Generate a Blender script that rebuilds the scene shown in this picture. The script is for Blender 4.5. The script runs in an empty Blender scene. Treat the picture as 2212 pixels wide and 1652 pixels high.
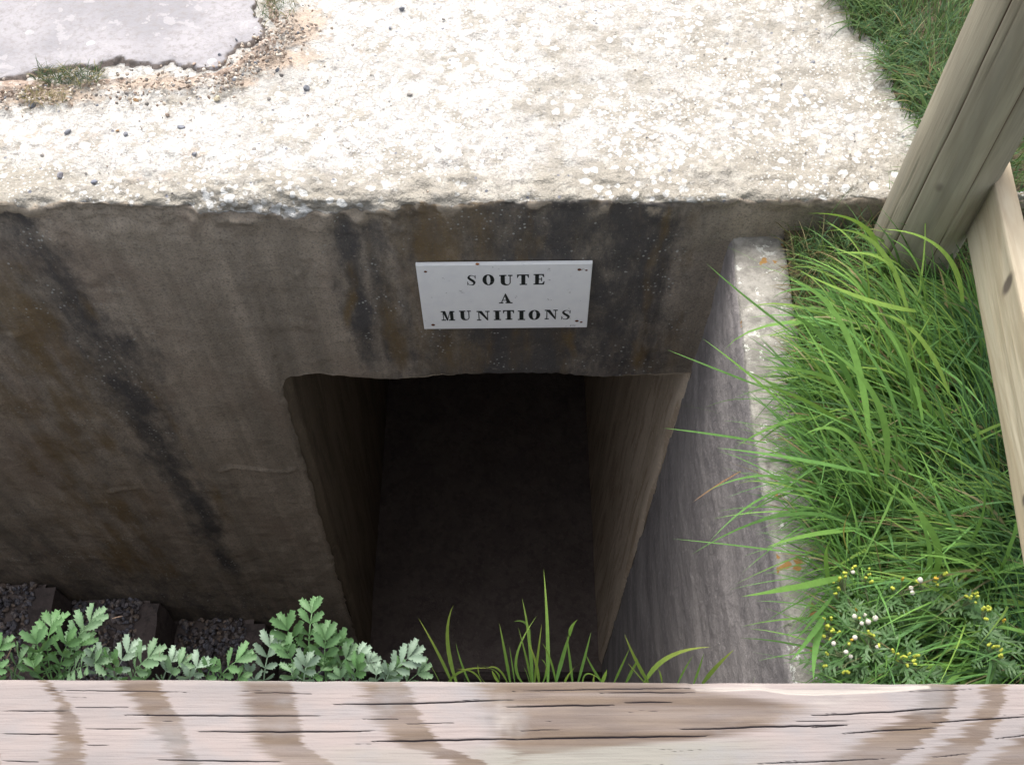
import bpy, math, random
import numpy as np
from mathutils import Matrix, Vector
rng = np.random.default_rng(7)
random.seed(7)
SC = bpy.context.scene

# ------------------------------------------------------------------ camera, sky, sun, exposure
PITCH, YAW, ROLL, FOC = 0.997844, 0.005729, -0.001311, 2210.5
_f = np.array([math.sin(YAW)*math.cos(PITCH), math.cos(YAW)*math.cos(PITCH), -math.sin(PITCH)])
_r = np.array([math.cos(YAW), -math.sin(YAW), 0.0]); _u = np.cross(_r, _f)
_c, _s = math.cos(ROLL), math.sin(ROLL)
CAM = np.array([_c*_r+_s*_u, -_s*_r+_c*_u, _f])
cd = bpy.data.cameras.new('camera'); cam = bpy.data.objects.new('camera', cd); SC.collection.objects.link(cam)
R_, U_, F_ = CAM
cam.matrix_world = Matrix(((R_[0], U_[0], -F_[0], 0), (R_[1], U_[1], -F_[1], 0), (R_[2], U_[2], -F_[2], 0), (0, 0, 0, 1)))
cd.sensor_width = 36; cd.lens = 36*FOC/2212; cd.clip_start = 0.02; cd.clip_end = 3000
SC.camera = cam

SUN_EL, SUN_AZ = 60, -14        # degrees; azimuth measured from +Y (behind the bunker) towards +X
w = bpy.data.worlds.new('World'); SC.world = w; w.use_nodes = True
nt = w.node_tree; nt.nodes.clear()
sky = nt.nodes.new('ShaderNodeTexSky'); sky.sky_type = 'NISHITA'; sky.sun_disc = False
sky.sun_elevation = math.radians(SUN_EL); sky.sun_rotation = math.radians(SUN_AZ)
sky.air_density = 1.0; sky.dust_density = 6.0; sky.ozone_density = 0.6
bg = nt.nodes.new('ShaderNodeBackground'); bg.inputs[1].default_value = 0.15
wo = nt.nodes.new('ShaderNodeOutputWorld')
hs = nt.nodes.new('ShaderNodeHueSaturation'); hs.inputs['Saturation'].default_value = .38
nt.links.new(sky.outputs[0], hs.inputs['Color']); nt.links.new(hs.outputs[0], bg.inputs[0]); nt.links.new(bg.outputs[0], wo.inputs[0])
sl = bpy.data.lights.new('sun', 'SUN'); sl.energy = 0.9; sl.angle = math.radians(35); sl.color = (1, .965, .91)
so = bpy.data.objects.new('sun', sl); SC.collection.objects.link(so)
sd = Vector((math.sin(math.radians(SUN_AZ))*math.cos(math.radians(SUN_EL)), math.cos(math.radians(SUN_AZ))*math.cos(math.radians(SUN_EL)), math.sin(math.radians(SUN_EL))))
so.rotation_euler = sd.to_track_quat('Z', 'Y').to_euler()
SC.view_settings.view_transform = 'Standard'; SC.view_settings.look = 'None'
SC.view_settings.exposure = 1.15; SC.view_settings.gamma = 1
SC.cycles.max_bounces = 8; SC.cycles.diffuse_bounces = 4; SC.cycles.transmission_bounces = 4
SC.cycles.use_denoising = True

# ------------------------------------------------------------------ measured geometry
D = 1.483            # distance of the bunker's front wall
ZT = -1.594          # top of the bunker roof
ZL = -2.285          # underside of the lintel
ZF = -4.76           # floor of the pit and passage
ZS = -1.713          # top of the side wall
ZB = -1.64           # near bank
YB = 0.40            # near bank edge

def ray(u, v): return np.array([(u-1106)/FOC, (826-v)/FOC, 1.0]) @ CAM
def onz(u, v, z): d = ray(u, v); return d*(z/d[2])
def ony(u, v, y=D): d = ray(u, v); return d*(y/d[1])
def xz(u, v): p = ony(u, v); return (p[0], p[2])

# ------------------------------------------------------------------ numpy noise
_tab = np.random.default_rng(3).random(4096)
_prm = np.random.default_rng(4).permutation(4096)
def _h(i, j, k): return _tab[(_prm[(_prm[(_prm[i & 4095] + j) & 4095] + k) & 4095]) & 4095]
def vn(x, y, z=0.0):
    x, y, z = np.broadcast_arrays(np.asarray(x, float), y, z)
    i, j, k = np.floor(x).astype(int), np.floor(y).astype(int), np.floor(z).astype(int)
    a, b, c = x-i, y-j, z-k
    a, b, c = a*a*(3-2*a), b*b*(3-2*b), c*c*(3-2*c)
    r = 0
    for di, wa in ((0, 1-a), (1, a)):
        for dj, wb in ((0, 1-b), (1, b)):
            for dk, wc in ((0, 1-c), (1, c)):
                r = r + wa*wb*wc*_h(i+di, j+dj, k+dk)
    return r*2-1
def fbm(x, y, z=0.0, o=4, g=.5):
    r, a, s = 0, 1, 1
    for q in range(o):
        r = r + a*vn(np.asarray(x)*s+q*17.3, np.asarray(y)*s+q*5.1, np.asarray(z)*s); a *= g; s *= 2.03
    return r
def sm(x, a, b):
    t = np.clip((np.asarray(x, float)-a)/(b-a), 0, 1); return t*t*(3-2*t)

# ------------------------------------------------------------------ mesh and tag helpers
def link(o, parent=None):
    SC.collection.objects.link(o)
    if parent is not None: o.parent = parent
    return o
def mesh(name, V, F, mat=None, parent=None, smooth=True, attrs=None, origin=None):
    V = np.asarray(V, float)
    if origin is not None: V = V - np.asarray(origin, float)
    me = bpy.data.meshes.new(name)
    F = F if isinstance(F, np.ndarray) else list(F)
    if isinstance(F, np.ndarray):
        n, k = F.shape
        me.vertices.add(len(V)); me.vertices.foreach_set('co', V.astype(np.float32).ravel())
        me.loops.add(n*k); me.loops.foreach_set('vertex_index', F.astype(np.int32).ravel())
        me.polygons.add(n); me.polygons.foreach_set('loop_start', np.arange(0, n*k, k, dtype=np.int32))
        me.update(calc_edges=True)
    else:
        me.from_pydata([tuple(v) for v in V], [], F); me.update()
    if attrs:
        for k, a in attrs.items():
            a = np.asarray(a, np.float32)
            if a.ndim == 2:
                at = me.attributes.new(k, 'FLOAT_COLOR', 'POINT')
                at.data.foreach_set('color', np.concatenate([a, np.ones((len(a), 1), np.float32)], 1).ravel())
            else:
                at = me.attributes.new(k, 'FLOAT', 'POINT'); at.data.foreach_set('value', a)
    if smooth: me.polygons.foreach_set('use_smooth', np.ones(len(me.polygons), bool))
    if mat: me.materials.append(mat)
    o = bpy.data.objects.new(name, me)
    if origin is not None and parent is None: o.location = origin
    return link(o, parent)
def tag(o, label=None, cat=None, group=None, kind=None):
    for k, v in (('label', label), ('category', cat), ('group', group), ('kind', kind)):
        if v: o[k] = v
    return o
def empty(name, loc, label, cat, group=None):
    o = bpy.data.objects.new(name, None); o.location = loc; o.empty_display_size = .05
    return tag(link(o), label, cat, group)
def gridF(nr, nc, keep=None):
    i = np.arange(nr*nc).reshape(nr, nc)
    F = np.stack([i[:-1, :-1], i[:-1, 1:], i[1:, 1:], i[1:, :-1]], -1)
    return F.reshape(-1, 4) if keep is None else F[keep]
def compact(V, F, attrs):
    u, inv = np.unique(F, return_inverse=True)
    return V[u], inv.reshape(F.shape), {k: a[u] for k, a in (attrs or {}).items()}
def join(parts):
    Vs, Fs, n = [], [], 0
    for V, F in parts: Vs.append(V); Fs.append(F+n); n += len(V)
    return np.concatenate(Vs), np.concatenate(Fs)
def box(x0, x1, y0, y1, z0, z1):
    V = np.array([(x, y, z) for x in (x0, x1) for y in (y0, y1) for z in (z0, z1)], float)
    F = np.array([(0, 1, 3, 2), (4, 6, 7, 5), (0, 4, 5, 1), (2, 3, 7, 6), (0, 2, 6, 4), (1, 5, 7, 3)])
    return V, F

# ------------------------------------------------------------------ material helpers
class NT:
    def __init__(s, name, rough=.9, spec=.3):
        s.m = bpy.data.materials.new(name); s.m.use_nodes = True; s.t = s.m.node_tree; s.N = s.t.nodes
        s.b = s.N['Principled BSDF']; s.b.inputs['Roughness'].default_value = rough
        s.b.inputs['Specular IOR Level'].default_value = spec
    def L(s, a, b): s.t.links.new(a, b)
    def put(s, inp, v):
        if isinstance(v, bpy.types.NodeSocket): s.L(v, inp)
        elif isinstance(v, (tuple, list)) and len(v) == 3 and inp.type == 'RGBA': inp.default_value = (*v, 1)
        else: inp.default_value = v
    def attr(s, n, col=False):
        a = s.N.new('ShaderNodeAttribute'); a.attribute_name = n
        return a.outputs['Color' if col else 'Fac']
    def co(s, k='Object'):
        if k == 'World': return s.N.new('ShaderNodeNewGeometry').outputs['Position']
        return s.N.new('ShaderNodeTexCoord').outputs[k]
    def scale(s, v, sc, loc=(0, 0, 0)):
        m = s.N.new('ShaderNodeMapping'); s.L(v, m.inputs[0]); m.inputs['Scale'].default_value = sc; m.inputs['Location'].default_value = loc
        return m.outputs[0]
    def noise(s, v, sc, det=4, ro=.55, dist=0):
        n = s.N.new('ShaderNodeTexNoise'); s.L(v, n.inputs['Vector']); n.inputs['Scale'].default_value = sc
        n.inputs['Detail'].default_value = det; n.inputs['Roughness'].default_value = ro; n.inputs['Distortion'].default_value = dist
        return n.outputs['Fac']
    def vor(s, v, sc, feat='F1', out='Distance', rnd=1):
        n = s.N.new('ShaderNodeTexVoronoi'); s.L(v, n.inputs['Vector']); n.inputs['Scale'].default_value = sc
        n.feature = feat; n.inputs['Randomness'].default_value = rnd
        return n.outputs[out]
    def ramp(s, f, a, b, lo=0., hi=1.):
        n = s.N.new('ShaderNodeMapRange'); n.interpolation_type = 'SMOOTHSTEP'
        for k, v in (('Value', f), ('From Min', a), ('From Max', b), ('To Min', lo), ('To Max', hi)): s.put(n.inputs[k], v)
        return n.outputs[0]
    def math(s, op, a, b=0.):
        n = s.N.new('ShaderNodeMath'); n.operation = op; s.put(n.inputs[0], a); s.put(n.inputs[1], b); return n.outputs[0]
    def mix(s, f, a, b, mode='MIX'):
        n = s.N.new('ShaderNodeMix'); n.data_type = 'RGBA'; n.blend_type = mode
        s.put(n.inputs['Factor'], f); s.put(n.inputs['A'], a); s.put(n.inputs['B'], b)
        # colour sockets of the mix node carry index 6, 7
        return n.outputs['Result']
    def bump(s, h, st=.5, dist=.01, nrm=None):
        n = s.N.new('ShaderNodeBump'); n.inputs['Strength'].default_value = st; n.inputs['Distance'].default_value = dist
        s.L(h, n.inputs['Height'])
        if nrm is not None: s.L(nrm, n.inputs['Normal'])
        return n.outputs[0]
    def done(s, col, nrm=None, rough=None):
        s.put(s.b.inputs['Base Color'], col)
        if nrm is not None: s.L(nrm, s.b.inputs['Normal'])
        if rough is not None: s.put(s.b.inputs['Roughness'], rough)
        return s.m
def _mix(s, f, a, b, mode='MIX'):
    n = s.N.new('ShaderNodeMix'); n.data_type = 'RGBA'; n.blend_type = mode
    s.put(n.inputs[0], f); s.put(n.inputs[6], a); s.put(n.inputs[7], b)
    return n.outputs[2]
NT.mix = _mix

# ---- weathered concrete of roof and front wall (attributes: face, stain_shade, ochre, soil, chip, pale)
def mat_bunker():
    n = NT('weathered_concrete', .88, .35); v = n.co('World')
    # roof colours
    a = n.noise(v, 5, 5, .6); b = n.noise(v, 38, 5, .7); c = n.noise(v, 140, 3, .6)
    top = n.mix(n.ramp(a, .35, .65), (.50, .488, .462), (.385, .372, .345))
    top = n.mix(n.ramp(b, .44, .62), top, (.35, .33, .30))
    top = n.mix(n.ramp(n.noise(v, 70, 4, .75), .55, .66), top, (.25, .235, .22))
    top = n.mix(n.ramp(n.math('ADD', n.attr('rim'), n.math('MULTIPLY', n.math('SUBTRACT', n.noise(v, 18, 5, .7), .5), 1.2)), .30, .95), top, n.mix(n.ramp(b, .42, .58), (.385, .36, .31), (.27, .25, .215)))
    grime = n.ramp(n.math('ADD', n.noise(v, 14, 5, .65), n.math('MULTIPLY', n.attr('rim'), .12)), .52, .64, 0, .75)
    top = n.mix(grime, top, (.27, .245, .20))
    for sc, th, cl, off in ((26, .30, (.58, .58, .56), 0), (55, .36, (.58, .575, .555), 3), (110, .33, (.54, .53, .50), 7), (13, .20, (.62, .62, .60), 11)):
        wv = n.N.new('ShaderNodeVectorMath'); wv.operation = 'ADD'
        nz = n.N.new('ShaderNodeTexNoise'); n.L(v, nz.inputs['Vector']); nz.inputs['Scale'].default_value = sc*1.7; nz.inputs['Detail'].default_value = 2
        mu = n.N.new('ShaderNodeVectorMath'); mu.operation = 'SCALE'; n.L(nz.outputs['Color'], mu.inputs[0]); mu.inputs['Scale'].default_value = .55/sc
        n.L(n.scale(v, (1, 1, 1), (off, off, off)), wv.inputs[0]); n.L(mu.outputs[0], wv.inputs[1])
        d = n.vor(wv.outputs[0], sc)
        pres = n.ramp(n.noise(v, 3.5+off*.3, 4), .44, .56)
        spot = n.math('MULTIPLY', n.ramp(d, th, th-.07), pres)
        top = n.mix(spot, top, cl)
    pb = n.vor(v, 46, 'F1', 'Color')
    sepr = n.N.new('ShaderNodeSeparateColor'); n.L(pb, sepr.inputs[0])
    dk = n.math('MULTIPLY', n.ramp(n.vor(v, 46), .20, .14), n.ramp(sepr.outputs[0], .86, .88))
    top = n.mix(dk, top, (.16, .165, .19))
    # face colours
    fs = n.scale(v, (1, 1, .22))
    fa = n.noise(fs, 7, 5, .6); fb = n.noise(n.scale(v, (1, 1, .40)), 60, 4, .7)
    fc = n.mix(n.ramp(fa, .35, .68), (.405, .340, .268), (.262, .220, .170))
    fc = n.mix(n.ramp(fb, .48, .66, 0, .6), fc, (.32, .275, .22))
    fc = n.mix(n.ramp(n.noise(v, 170, 3, .7), .50, .66, 0, .55), fc, (.10, .085, .065))
    brd = n.noise(n.scale(v, (1, .01, .004)), 13, 3, .6)
    fc = n.mix(n.ramp(brd, .40, .60, 0, .72), fc, n.mix(.5, fc, (.09, .08, .065)))
    fc = n.mix(n.ramp(n.noise(n.scale(v, (1, 1, .5), (2, 1, 4)), 4, 4, .65), .50, .66, 0, .5), fc, (.22, .165, .125))
    dst = n.noise(n.scale(v, (1, 1, .45)), 22, 6, .75)
    st = n.math('ADD', n.attr('stain_shade'), n.math('MULTIPLY', n.math('SUBTRACT', dst, .5), 1.5))
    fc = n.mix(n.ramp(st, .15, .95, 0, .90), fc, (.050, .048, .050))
    oc = n.math('ADD', n.attr('ochre'), n.math('MULTIPLY', n.math('SUBTRACT', n.noise(fs, 18, 4, .65), .5), 1.1))
    fc = n.mix(n.ramp(oc, .3, .85, 0, .8), fc, (.165, .108, .042))
    ye = n.ramp(n.noise(v, 34, 4, .6), .67, .73)
    fc = n.mix(n.math('MULTIPLY', ye, n.ramp(n.attr('ochre'), .25, .7, 0, .7)), fc, (.20, .155, .035))
    wl = n.math('MULTIPLY', n.ramp(n.vor(v, 70), .24, .14), n.ramp(n.noise(v, 9, 3), .50, .60))
    fc = n.mix(n.math('MULTIPLY', wl, n.ramp(n.attr('stain_shade'), .1, .5, .15, .85)), fc, (.42, .42, .39))
    fc = n.mix(n.ramp(n.noise(v, 120, 3, .75), .62, .70, 0, .55), fc, (.40, .36, .30))
    chip = n.ramp(n.math('ADD', n.attr('chip'), n.math('MULTIPLY', n.math('SUBTRACT', b, .5), .9)), .35, .6)
    fc = n.mix(chip, fc, (.34, .285, .22))
    col = n.mix(n.ramp(n.math('ADD', n.attr('face'), n.math('MULTIPLY', n.math('SUBTRACT', n.noise(v, 50, 5, .7), .5), 1.1)), .30, .70), top, fc)
    so = n.ramp(n.math('ADD', n.attr('soil'), n.math('MULTIPLY', n.math('SUBTRACT', b, .5), 1.2)), .3, .7)
    sc_ = n.mix(c, (.33, .25, .19), (.50, .41, .33))
    col = n.mix(so, col, sc_)
    col = n.mix(n.ramp(n.noise(v, 230, 2, .6), .42, .68, 0, .55), col, n.mix(.5, col, (.1, .095, .09)))
    h = n.math('ADD', n.math('MULTIPLY', b, .8), n.math('MULTIPLY', c, .35))
    h = n.math('ADD', h, n.math('MULTIPLY', n.noise(v, 300, 2), .18)); h = n.math('ADD', h, n.math('MULTIPLY', n.noise(v, 22, 4, .7), n.math('SUBTRACT', 1.6, n.attr('face'))))
    rr = n.ramp(n.attr('face'), .2, .8, .50, .95)
    return n.done(col, n.bump(n.math('MULTIPLY', h, n.ramp(n.attr('face'), .3, .8, 1., .42)), 1., .008), rr)
M_BUNK = mat_bunker()

def mat_conc(name, c1, c2, dark, streak=True, bumpd=.006, amt=.7, lich=0):
    n = NT(name, .93, .25); v = n.co('World'); fs = n.scale(v, (1, .28, 1) if lich else (1, 1, .12)) if streak else v
    a = n.noise(fs, 9, 6, .6, .3); b = n.noise(v, 55, 5, .7); c = n.noise(v, 190, 3, .6)
    col = n.mix(n.ramp(a, .36, .64), c1, c2)
    col = n.mix(n.ramp(n.noise(fs, 24, 5, .6, .4), .5, .62, 0, amt), col, dark)
    col = n.mix(n.ramp(b, .5, .72, 0, .45), col, tuple(min(1, x*1.5) for x in c1))
    if lich:
        top = n.ramp(n.math('ADD', n.attr('top'), n.math('MULTIPLY', n.math('SUBTRACT', b, .5), .8)), .3, .6)
        tc = n.mix(n.ramp(n.noise(v, 26, 4, .7), .4, .6), (.30, .285, .255), (.19, .18, .16))
        li = n.ramp(n.noise(v, 30, 6, .75), .58, .63)
        tc = n.mix(li, tc, (.50, .50, .46))
        li2 = n.ramp(n.noise(n.scale(v, (1, 1, 1), (5, 3, 1)), 16, 3, .6), .64, .67)
        tc = n.mix(li2, tc, (.30, .17, .06))
        col = n.mix(top, col, tc)
    h = n.math('ADD', n.math('MULTIPLY', b, .8), n.math('MULTIPLY', c, .4))
    return n.done(col, n.bump(h, .8, bumpd))
_sd = True
M_SIDE = mat_conc('rough_grey_concrete', (.315, .29, .28), (.215, .198, .196), (.15, .138, .138), amt=.34, lich=1)
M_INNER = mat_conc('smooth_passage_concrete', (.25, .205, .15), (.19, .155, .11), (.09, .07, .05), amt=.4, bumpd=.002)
M_INNR = mat_conc('lit_passage_concrete', (.60, .50, .39), (.48, .39, .29), (.28, .19, .12), amt=.5, bumpd=.002)  # brighter copy of the passage concrete, light on the right wall put into colour
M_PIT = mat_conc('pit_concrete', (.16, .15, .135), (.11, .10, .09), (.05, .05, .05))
M_FLOOR = mat_conc('earthy_floor', (.20, .165, .15), (.16, .13, .12), (.08, .065, .06), streak=False, amt=.35)
M_BLOCK = mat_conc('reddish_step_stone', (.13, .105, .098), (.10, .082, .078), (.06, .052, .05), streak=False)

def mat_slab():
    n = NT('pale_screed', .7, .4); v = n.co('World')
    a = n.noise(v, 5, 4); b = n.noise(v, 60, 5, .7); c = n.noise(v, 220, 3)
    col = n.mix(n.ramp(a, .35, .65), (.30, .287, .300), (.215, .208, .222))
    col = n.mix(n.ramp(b, .44, .66, 0, .8), col, (.20, .185, .185))
    col = n.mix(n.ramp(n.noise(v, 30, 3), .60, .64, 0, .5), col, (.37, .355, .365))
    li = n.ramp(n.vor(v, 15), .17, .14)
    col = n.mix(n.math('MULTIPLY', li, n.ramp(n.noise(v, 6, 2), .54, .60, 0, .7)), col, (.60, .60, .58))
    col = n.mix(n.ramp(n.attr('edge'), .2, .8), col, n.mix(n.ramp(b, .4, .6), (.20, .165, .145), (.10, .085, .075)))
    return n.done(col, n.bump(n.math('ADD', b, n.math('MULTIPLY', c, .4)), .6, .004))
M_SLAB = mat_slab()
def mat_soil(name, a, b, c):
    n = NT(name, .95, .2); v = n.co('World')
    f = n.noise(v, 40, 6, .7); g = n.vor(v, 90, 'F1', 'Color'); se = n.N.new('ShaderNodeSeparateColor'); n.L(g, se.inputs[0])
    col = n.mix(n.ramp(f, .38, .62), a, b); col = n.mix(n.ramp(se.outputs[0], .7, .75, 0, .6), col, c)
    return n.done(col, n.bump(n.math('ADD', f, n.math('MULTIPLY', n.vor(v, 120), .5)), 1, .008))
M_SOIL = mat_soil('dusty_soil', (.27, .205, .165), (.38, .30, .245), (.45, .40, .36))
M_EARTH = mat_soil('turf_earth', (.075, .062, .040), (.11, .085, .055), (.06, .075, .03))

def mat_leaf(name, trans=.3, rough=.5, spec=.4):
    n = NT(name, rough, spec); col = n.attr('col', True); v = n.co('World')
    col = n.mix(n.ramp(n.noise(v, 90, 3), .35, .7, 0, .35), col, n.mix(.5, col, (.02, .04, .01)))
    n.put(n.b.inputs['Base Color'], col)
    t = n.N.new('ShaderNodeBsdfTranslucent'); n.put(t.inputs[0], n.mix(.5, col, (.22, .36, .04), 'MIX'))
    mx = n.N.new('ShaderNodeMixShader'); mx.inputs[0].default_value = trans
    n.L(n.b.outputs[0], mx.inputs[1]); n.L(t.outputs[0], mx.inputs[2]); n.L(mx.outputs[0], n.N['Material Output'].inputs[0])
    return n.m
M_GRASS = mat_leaf('grass_blade', .3, .65, .22); M_LEAF = mat_leaf('silvery_leaf', .16, .55, .4)
def mat_plain(name, col, rough=.6, spec=.4, sc=120, var=.3):
    n = NT(name, rough, spec); v = n.co('Object'); f = n.noise(v, sc, 4)
    return n.done(n.mix(n.ramp(f, .35, .65, 0, var), col, tuple(x*.5 for x in col)), n.bump(f, .4, .002))

def mat_wood(name, light, mid, dark, axis=2, freq=1., ring=.6):
    n = NT(name, .78, .3); v = n.co('Object')
    s = [1, 1, 1]; s[axis] = .035; st = n.scale(v, tuple(s))
    s2 = [1, 1, 1]; s2[axis] = .14; s2 = n.scale(v, tuple(s2))
    a = n.noise(s2, 9*freq, 4, .55, 1.2); b = n.noise(st, 210*freq, 4, .7); c = n.noise(st, 55*freq, 3, .6)
    col = n.mix(n.ramp(a, .38, .62), light, mid)
    wv = n.math('SINE', n.math('MULTIPLY', n.noise(s2, 5*freq, 2, .4, .3), 110.))
    col = n.mix(n.ramp(wv, -.2, 1, 0, ring*.5), col, dark)
    col = n.mix(n.ramp(c, .5, .7, 0, .35), col, dark)
    col = n.mix(n.ramp(b, .48, .7, 0, .5), col, n.mix(.6, col, dark))
    k = n.attr('knot'); col = n.mix(n.ramp(k, .3, .8), col, (.13, .105, .085))
    k = n.attr('crack'); col = n.mix(n.ramp(k, .3, .9), col, (.085, .045, .025))
    h = n.math('ADD', b, n.math('MULTIPLY', c, .6))
    return n.done(col, n.bump(h, .5, .002))
M_POST = mat_wood('greenish_treated_pine', (.345, .315, .235), (.255, .235, .180), (.17, .14, .095), ring=.3)
M_BOARD = mat_wood('pale_sawn_pine', (.50, .44, .33), (.42, .35, .245), (.31, .24, .16), axis=1, ring=.45)

def mat_rail():
    n = NT('sun_bleached_rail', .8, .3); v = n.co('Object')
    st = n.scale(v, (.03, 1, 1)); b = n.noise(st, 420, 4, .75); c = n.noise(n.scale(v, (.16, 1, 1)), 120, 4, .6); g = n.noise(v, 700, 2, .5)
    pale = n.mix(n.ramp(n.noise(n.scale(v, (.4, 1, 1)), 18, 3), .35, .65), (.262, .222, .208), (.205, .186, .182))
    pale = n.mix(n.attr('green'), pale, (.205, .197, .170))
    br = n.mix(n.ramp(c, .35, .65), (.130, .096, .070), (.100, .074, .058))
    col = n.mix(n.attr('ring'), pale, br)
    col = n.mix(n.ramp(n.noise(n.scale(v, (.5, 1, 1), (3, 1, 0)), 30, 4, .6), .5, .68, 0, .5), col, (.205, .20, .205))
    col = n.mix(n.ramp(n.noise(n.scale(v, (.02, 1, 1), (1, 5, 0)), 900, 3, .7), .52, .66, 0, .35), col, n.mix(.6, col, (.07, .05, .045)))
    col = n.mix(n.ramp(b, .55, .75, 0, .22), col, n.mix(.5, col, (.12, .09, .08)))
    col = n.mix(n.ramp(b, .42, .25, 0, .08), col, (.40, .36, .33))
    col = n.mix(n.ramp(n.attr('crack'), .12, .55), col, (.014, .010, .013))
    col = n.mix(n.math('MULTIPLY', n.attr('split'), n.ramp(c, .3, .55, .35, 1)), col, (.34, .31, .28))
    return n.done(col, n.bump(n.math('ADD', n.math('ADD', b, n.math('MULTIPLY', c, .7)), n.math('MULTIPLY', g, .5)), .35, .0008))
M_RAIL = mat_rail()

# ================================================================== BUNKER (roof + front wall with doorway, passage behind)
XL, XR = -0.607, 0.482        # doorway, left and right
def xl_(z): return XL + (z-ZL)*0.030
def xr_(z): return XR + (z-ZL)*0.0225
def seg_d(px, pz, pts):
    """distance to a polyline in the wall plane and the parameter along it"""
    best = np.full(px.shape, 9.)
    for (a, b), (c, d) in zip(pts[:-1], pts[1:]):
        L2 = (c-a)**2+(d-b)**2; t = np.clip(((px-a)*(c-a)+(pz-b)*(d-b))/L2, 0, 1)
        best = np.minimum(best, np.hypot(px-a-t*(c-a), pz-b-t*(d-b)))
    return best
bunker = empty('concrete_bunker', (0, D, ZF), 'weathered concrete bunker with a flat lichen-spotted roof and a dark doorway under its lintel', 'bunker')
OB = np.array([0, D, ZF])
xs = np.concatenate([np.linspace(-6.4, -2.3, 28)[:-1], np.arange(-2.3, 1.12, .0075)])
NXc = len(xs)
tops = np.concatenate([-np.linspace(4.6, 1.02, 16)[:-1], np.arange(-1.02, -.06, .0075), np.arange(-.06, 0, .004)])
fac = np.concatenate([np.arange(0, .06, .004), np.arange(.06, 3.30, .0085)])
ss = np.concatenate([tops, fac]); S, X = np.meshgrid(ss, xs, indexing='ij')
# right-hand outline of the roof follows the grass line
iD = int(np.argmin(np.abs(ss-(ZT-ZL)))); ss_l = ss[iD]
Y = D + np.maximum(-S, 0); Z = ZT - np.maximum(S, 0)
RXY = ([D, D+.1, D+.25, D+.45, D+.66, D+1, D+4.6], [.95, .95, .93, .89, .85, .82, .85])
sink = .09*sm(X-np.interp(Y, *RXY)+.012*fbm(Y*20, 1.2), .0, .06)*(Y > D+.02)
# rounded, broken edge
sE = .004 + .030*np.exp(-((X+.44)/.17)**2) + .016*np.exp(-((X+.62)/.06)**2) + .007*fbm(X*11, 5.5, 0, 2) + .0045*fbm(X*48, 1.5, 0, 3) + .005*sm(fbm(X*3.1, .7), .1, .6)
r = .014 + .9*np.maximum(sE, 0)
mott = None; ph = np.clip((S+r)/(2*r), 0, 1)*np.pi/2; arc = np.abs(S) < r
Y = np.where(arc, D+r-r*np.sin(ph), Y); Z = np.where(arc, ZT-r+r*np.cos(ph), Z)
jag = fbm(X*16, S*16, 5, 4)
edge = np.exp(-(S/.05)**2)
disp = .0035*fbm(X*9, S*9, 1, 5) + .0095*jag*edge
disp += .0028*fbm(X*45, S*45, 2, 3)*np.where(S < .02, 1.2, .30)
lumps = sm(fbm(X*22, S*34, 9, 3), .15, .8)*np.exp(-np.minimum(S+.10, 0)**2/.01)*(S < .03)
disp += .006*lumps*np.where(S < 0, 1, np.exp(-np.maximum(S, 0)/.02))
# long shallow dents on the roof, patches of broken plaster below the edge
dent = sm(fbm(X*4, S*6, 12, 3), .25, .8); disp -= np.where(S < -.05, .004*dent, 0)
brk = sm(S, .0, .02)*sm(S, .16, .04)*sm(X, -1.05, -.85)*sm(X, -.12, -.25)
disp += brk*.009*fbm(X*34, S*34, 3, 4)
for (u, v, rr) in ((215, 610, .05), (665, 575, .035), (680, 625, .03), (120, 500, .04), (655, 700, .03), (20, 710, .04)):
    a, b = xz(u, v); g = np.exp(-((X-a)**2+(Z-b)**2)/rr**2)*(S > 0); disp += g*.006*fbm(X*50, S*50, 6, 3)
# shuttering ledge beside the doorway: left part stands 7 mm proud
lp = [xz(525, 470), xz(535, 560), xz(572, 690), xz(598, 780), xz(612, 845)]
lx = np.interp(-Z, [-p[1] for p in lp], [p[0] for p in lp]) + .004*fbm(Z*40, 1.3)
left = sm(X-lx, .003, -.003)*(S > .07)*sm(S, .07, .12)
disp += .007*left*np.where(Z < ZL, 1, 1)
# faint shutter-board lines
for u1, v1, u2, v2, am in ((1470, 450, 1398, 800, -.005), (1440, 450, 1372, 800, .003), (935, 450, 945, 800, -.0015)):
    a = xz(u1, v1); b = xz(u2, v2); d = seg_d(X, Z, [a, b]); disp += am*np.exp(-(d/.005)**2)*(S > 0.03)
# horizontal pour joints low on the left part
for pts in ([(480, 1012), (505, 1004), (560, 1010), (632, 1016), (645, 1008)], [(236, 1060), (262, 1052), (300, 1050)]):
    d = seg_d(X, Z, [xz(*p) for p in pts]); disp += .007*np.exp(-(d/.006)**2)
# doorway outline: warp rows / columns onto the broken edge, then leave the opening out
zz = Z; near = lambda a, wd: np.exp(-(a/wd)**2)
cL = int(np.argmin(np.abs(xs-XL))); cR = int(np.argmin(np.abs(xs-XR)))
dxl = xl_(Z)-xs[cL] + .0045*fbm(Z*26, 8.1, 0, 4)
dxr = xr_(Z)-xs[cR] + .0015*fbm(Z*20, 3.1)
below = sm(Z, ZL+.10, ZL-.0)
X = X + below*(dxl*np.exp(-np.abs(X-xs[cL])/.25) + dxr*np.exp(-np.abs(X-xs[cR])/.25))
zl_t = np.interp(xs, [-.63, -.602, -.594, -.575, -.51, -.427, -.306, -.207, -.121, .074, .247, .478, .52], [-2.312, -2.310, -2.272, -2.258, -2.248, -2.262, -2.277, -2.263, -2.253, -2.248, -2.268, -2.259, -2.262]) + .0035*fbm(xs*22, .4, 0, 3) + .0030*fbm(xs*80, .9, 0, 3)
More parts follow.
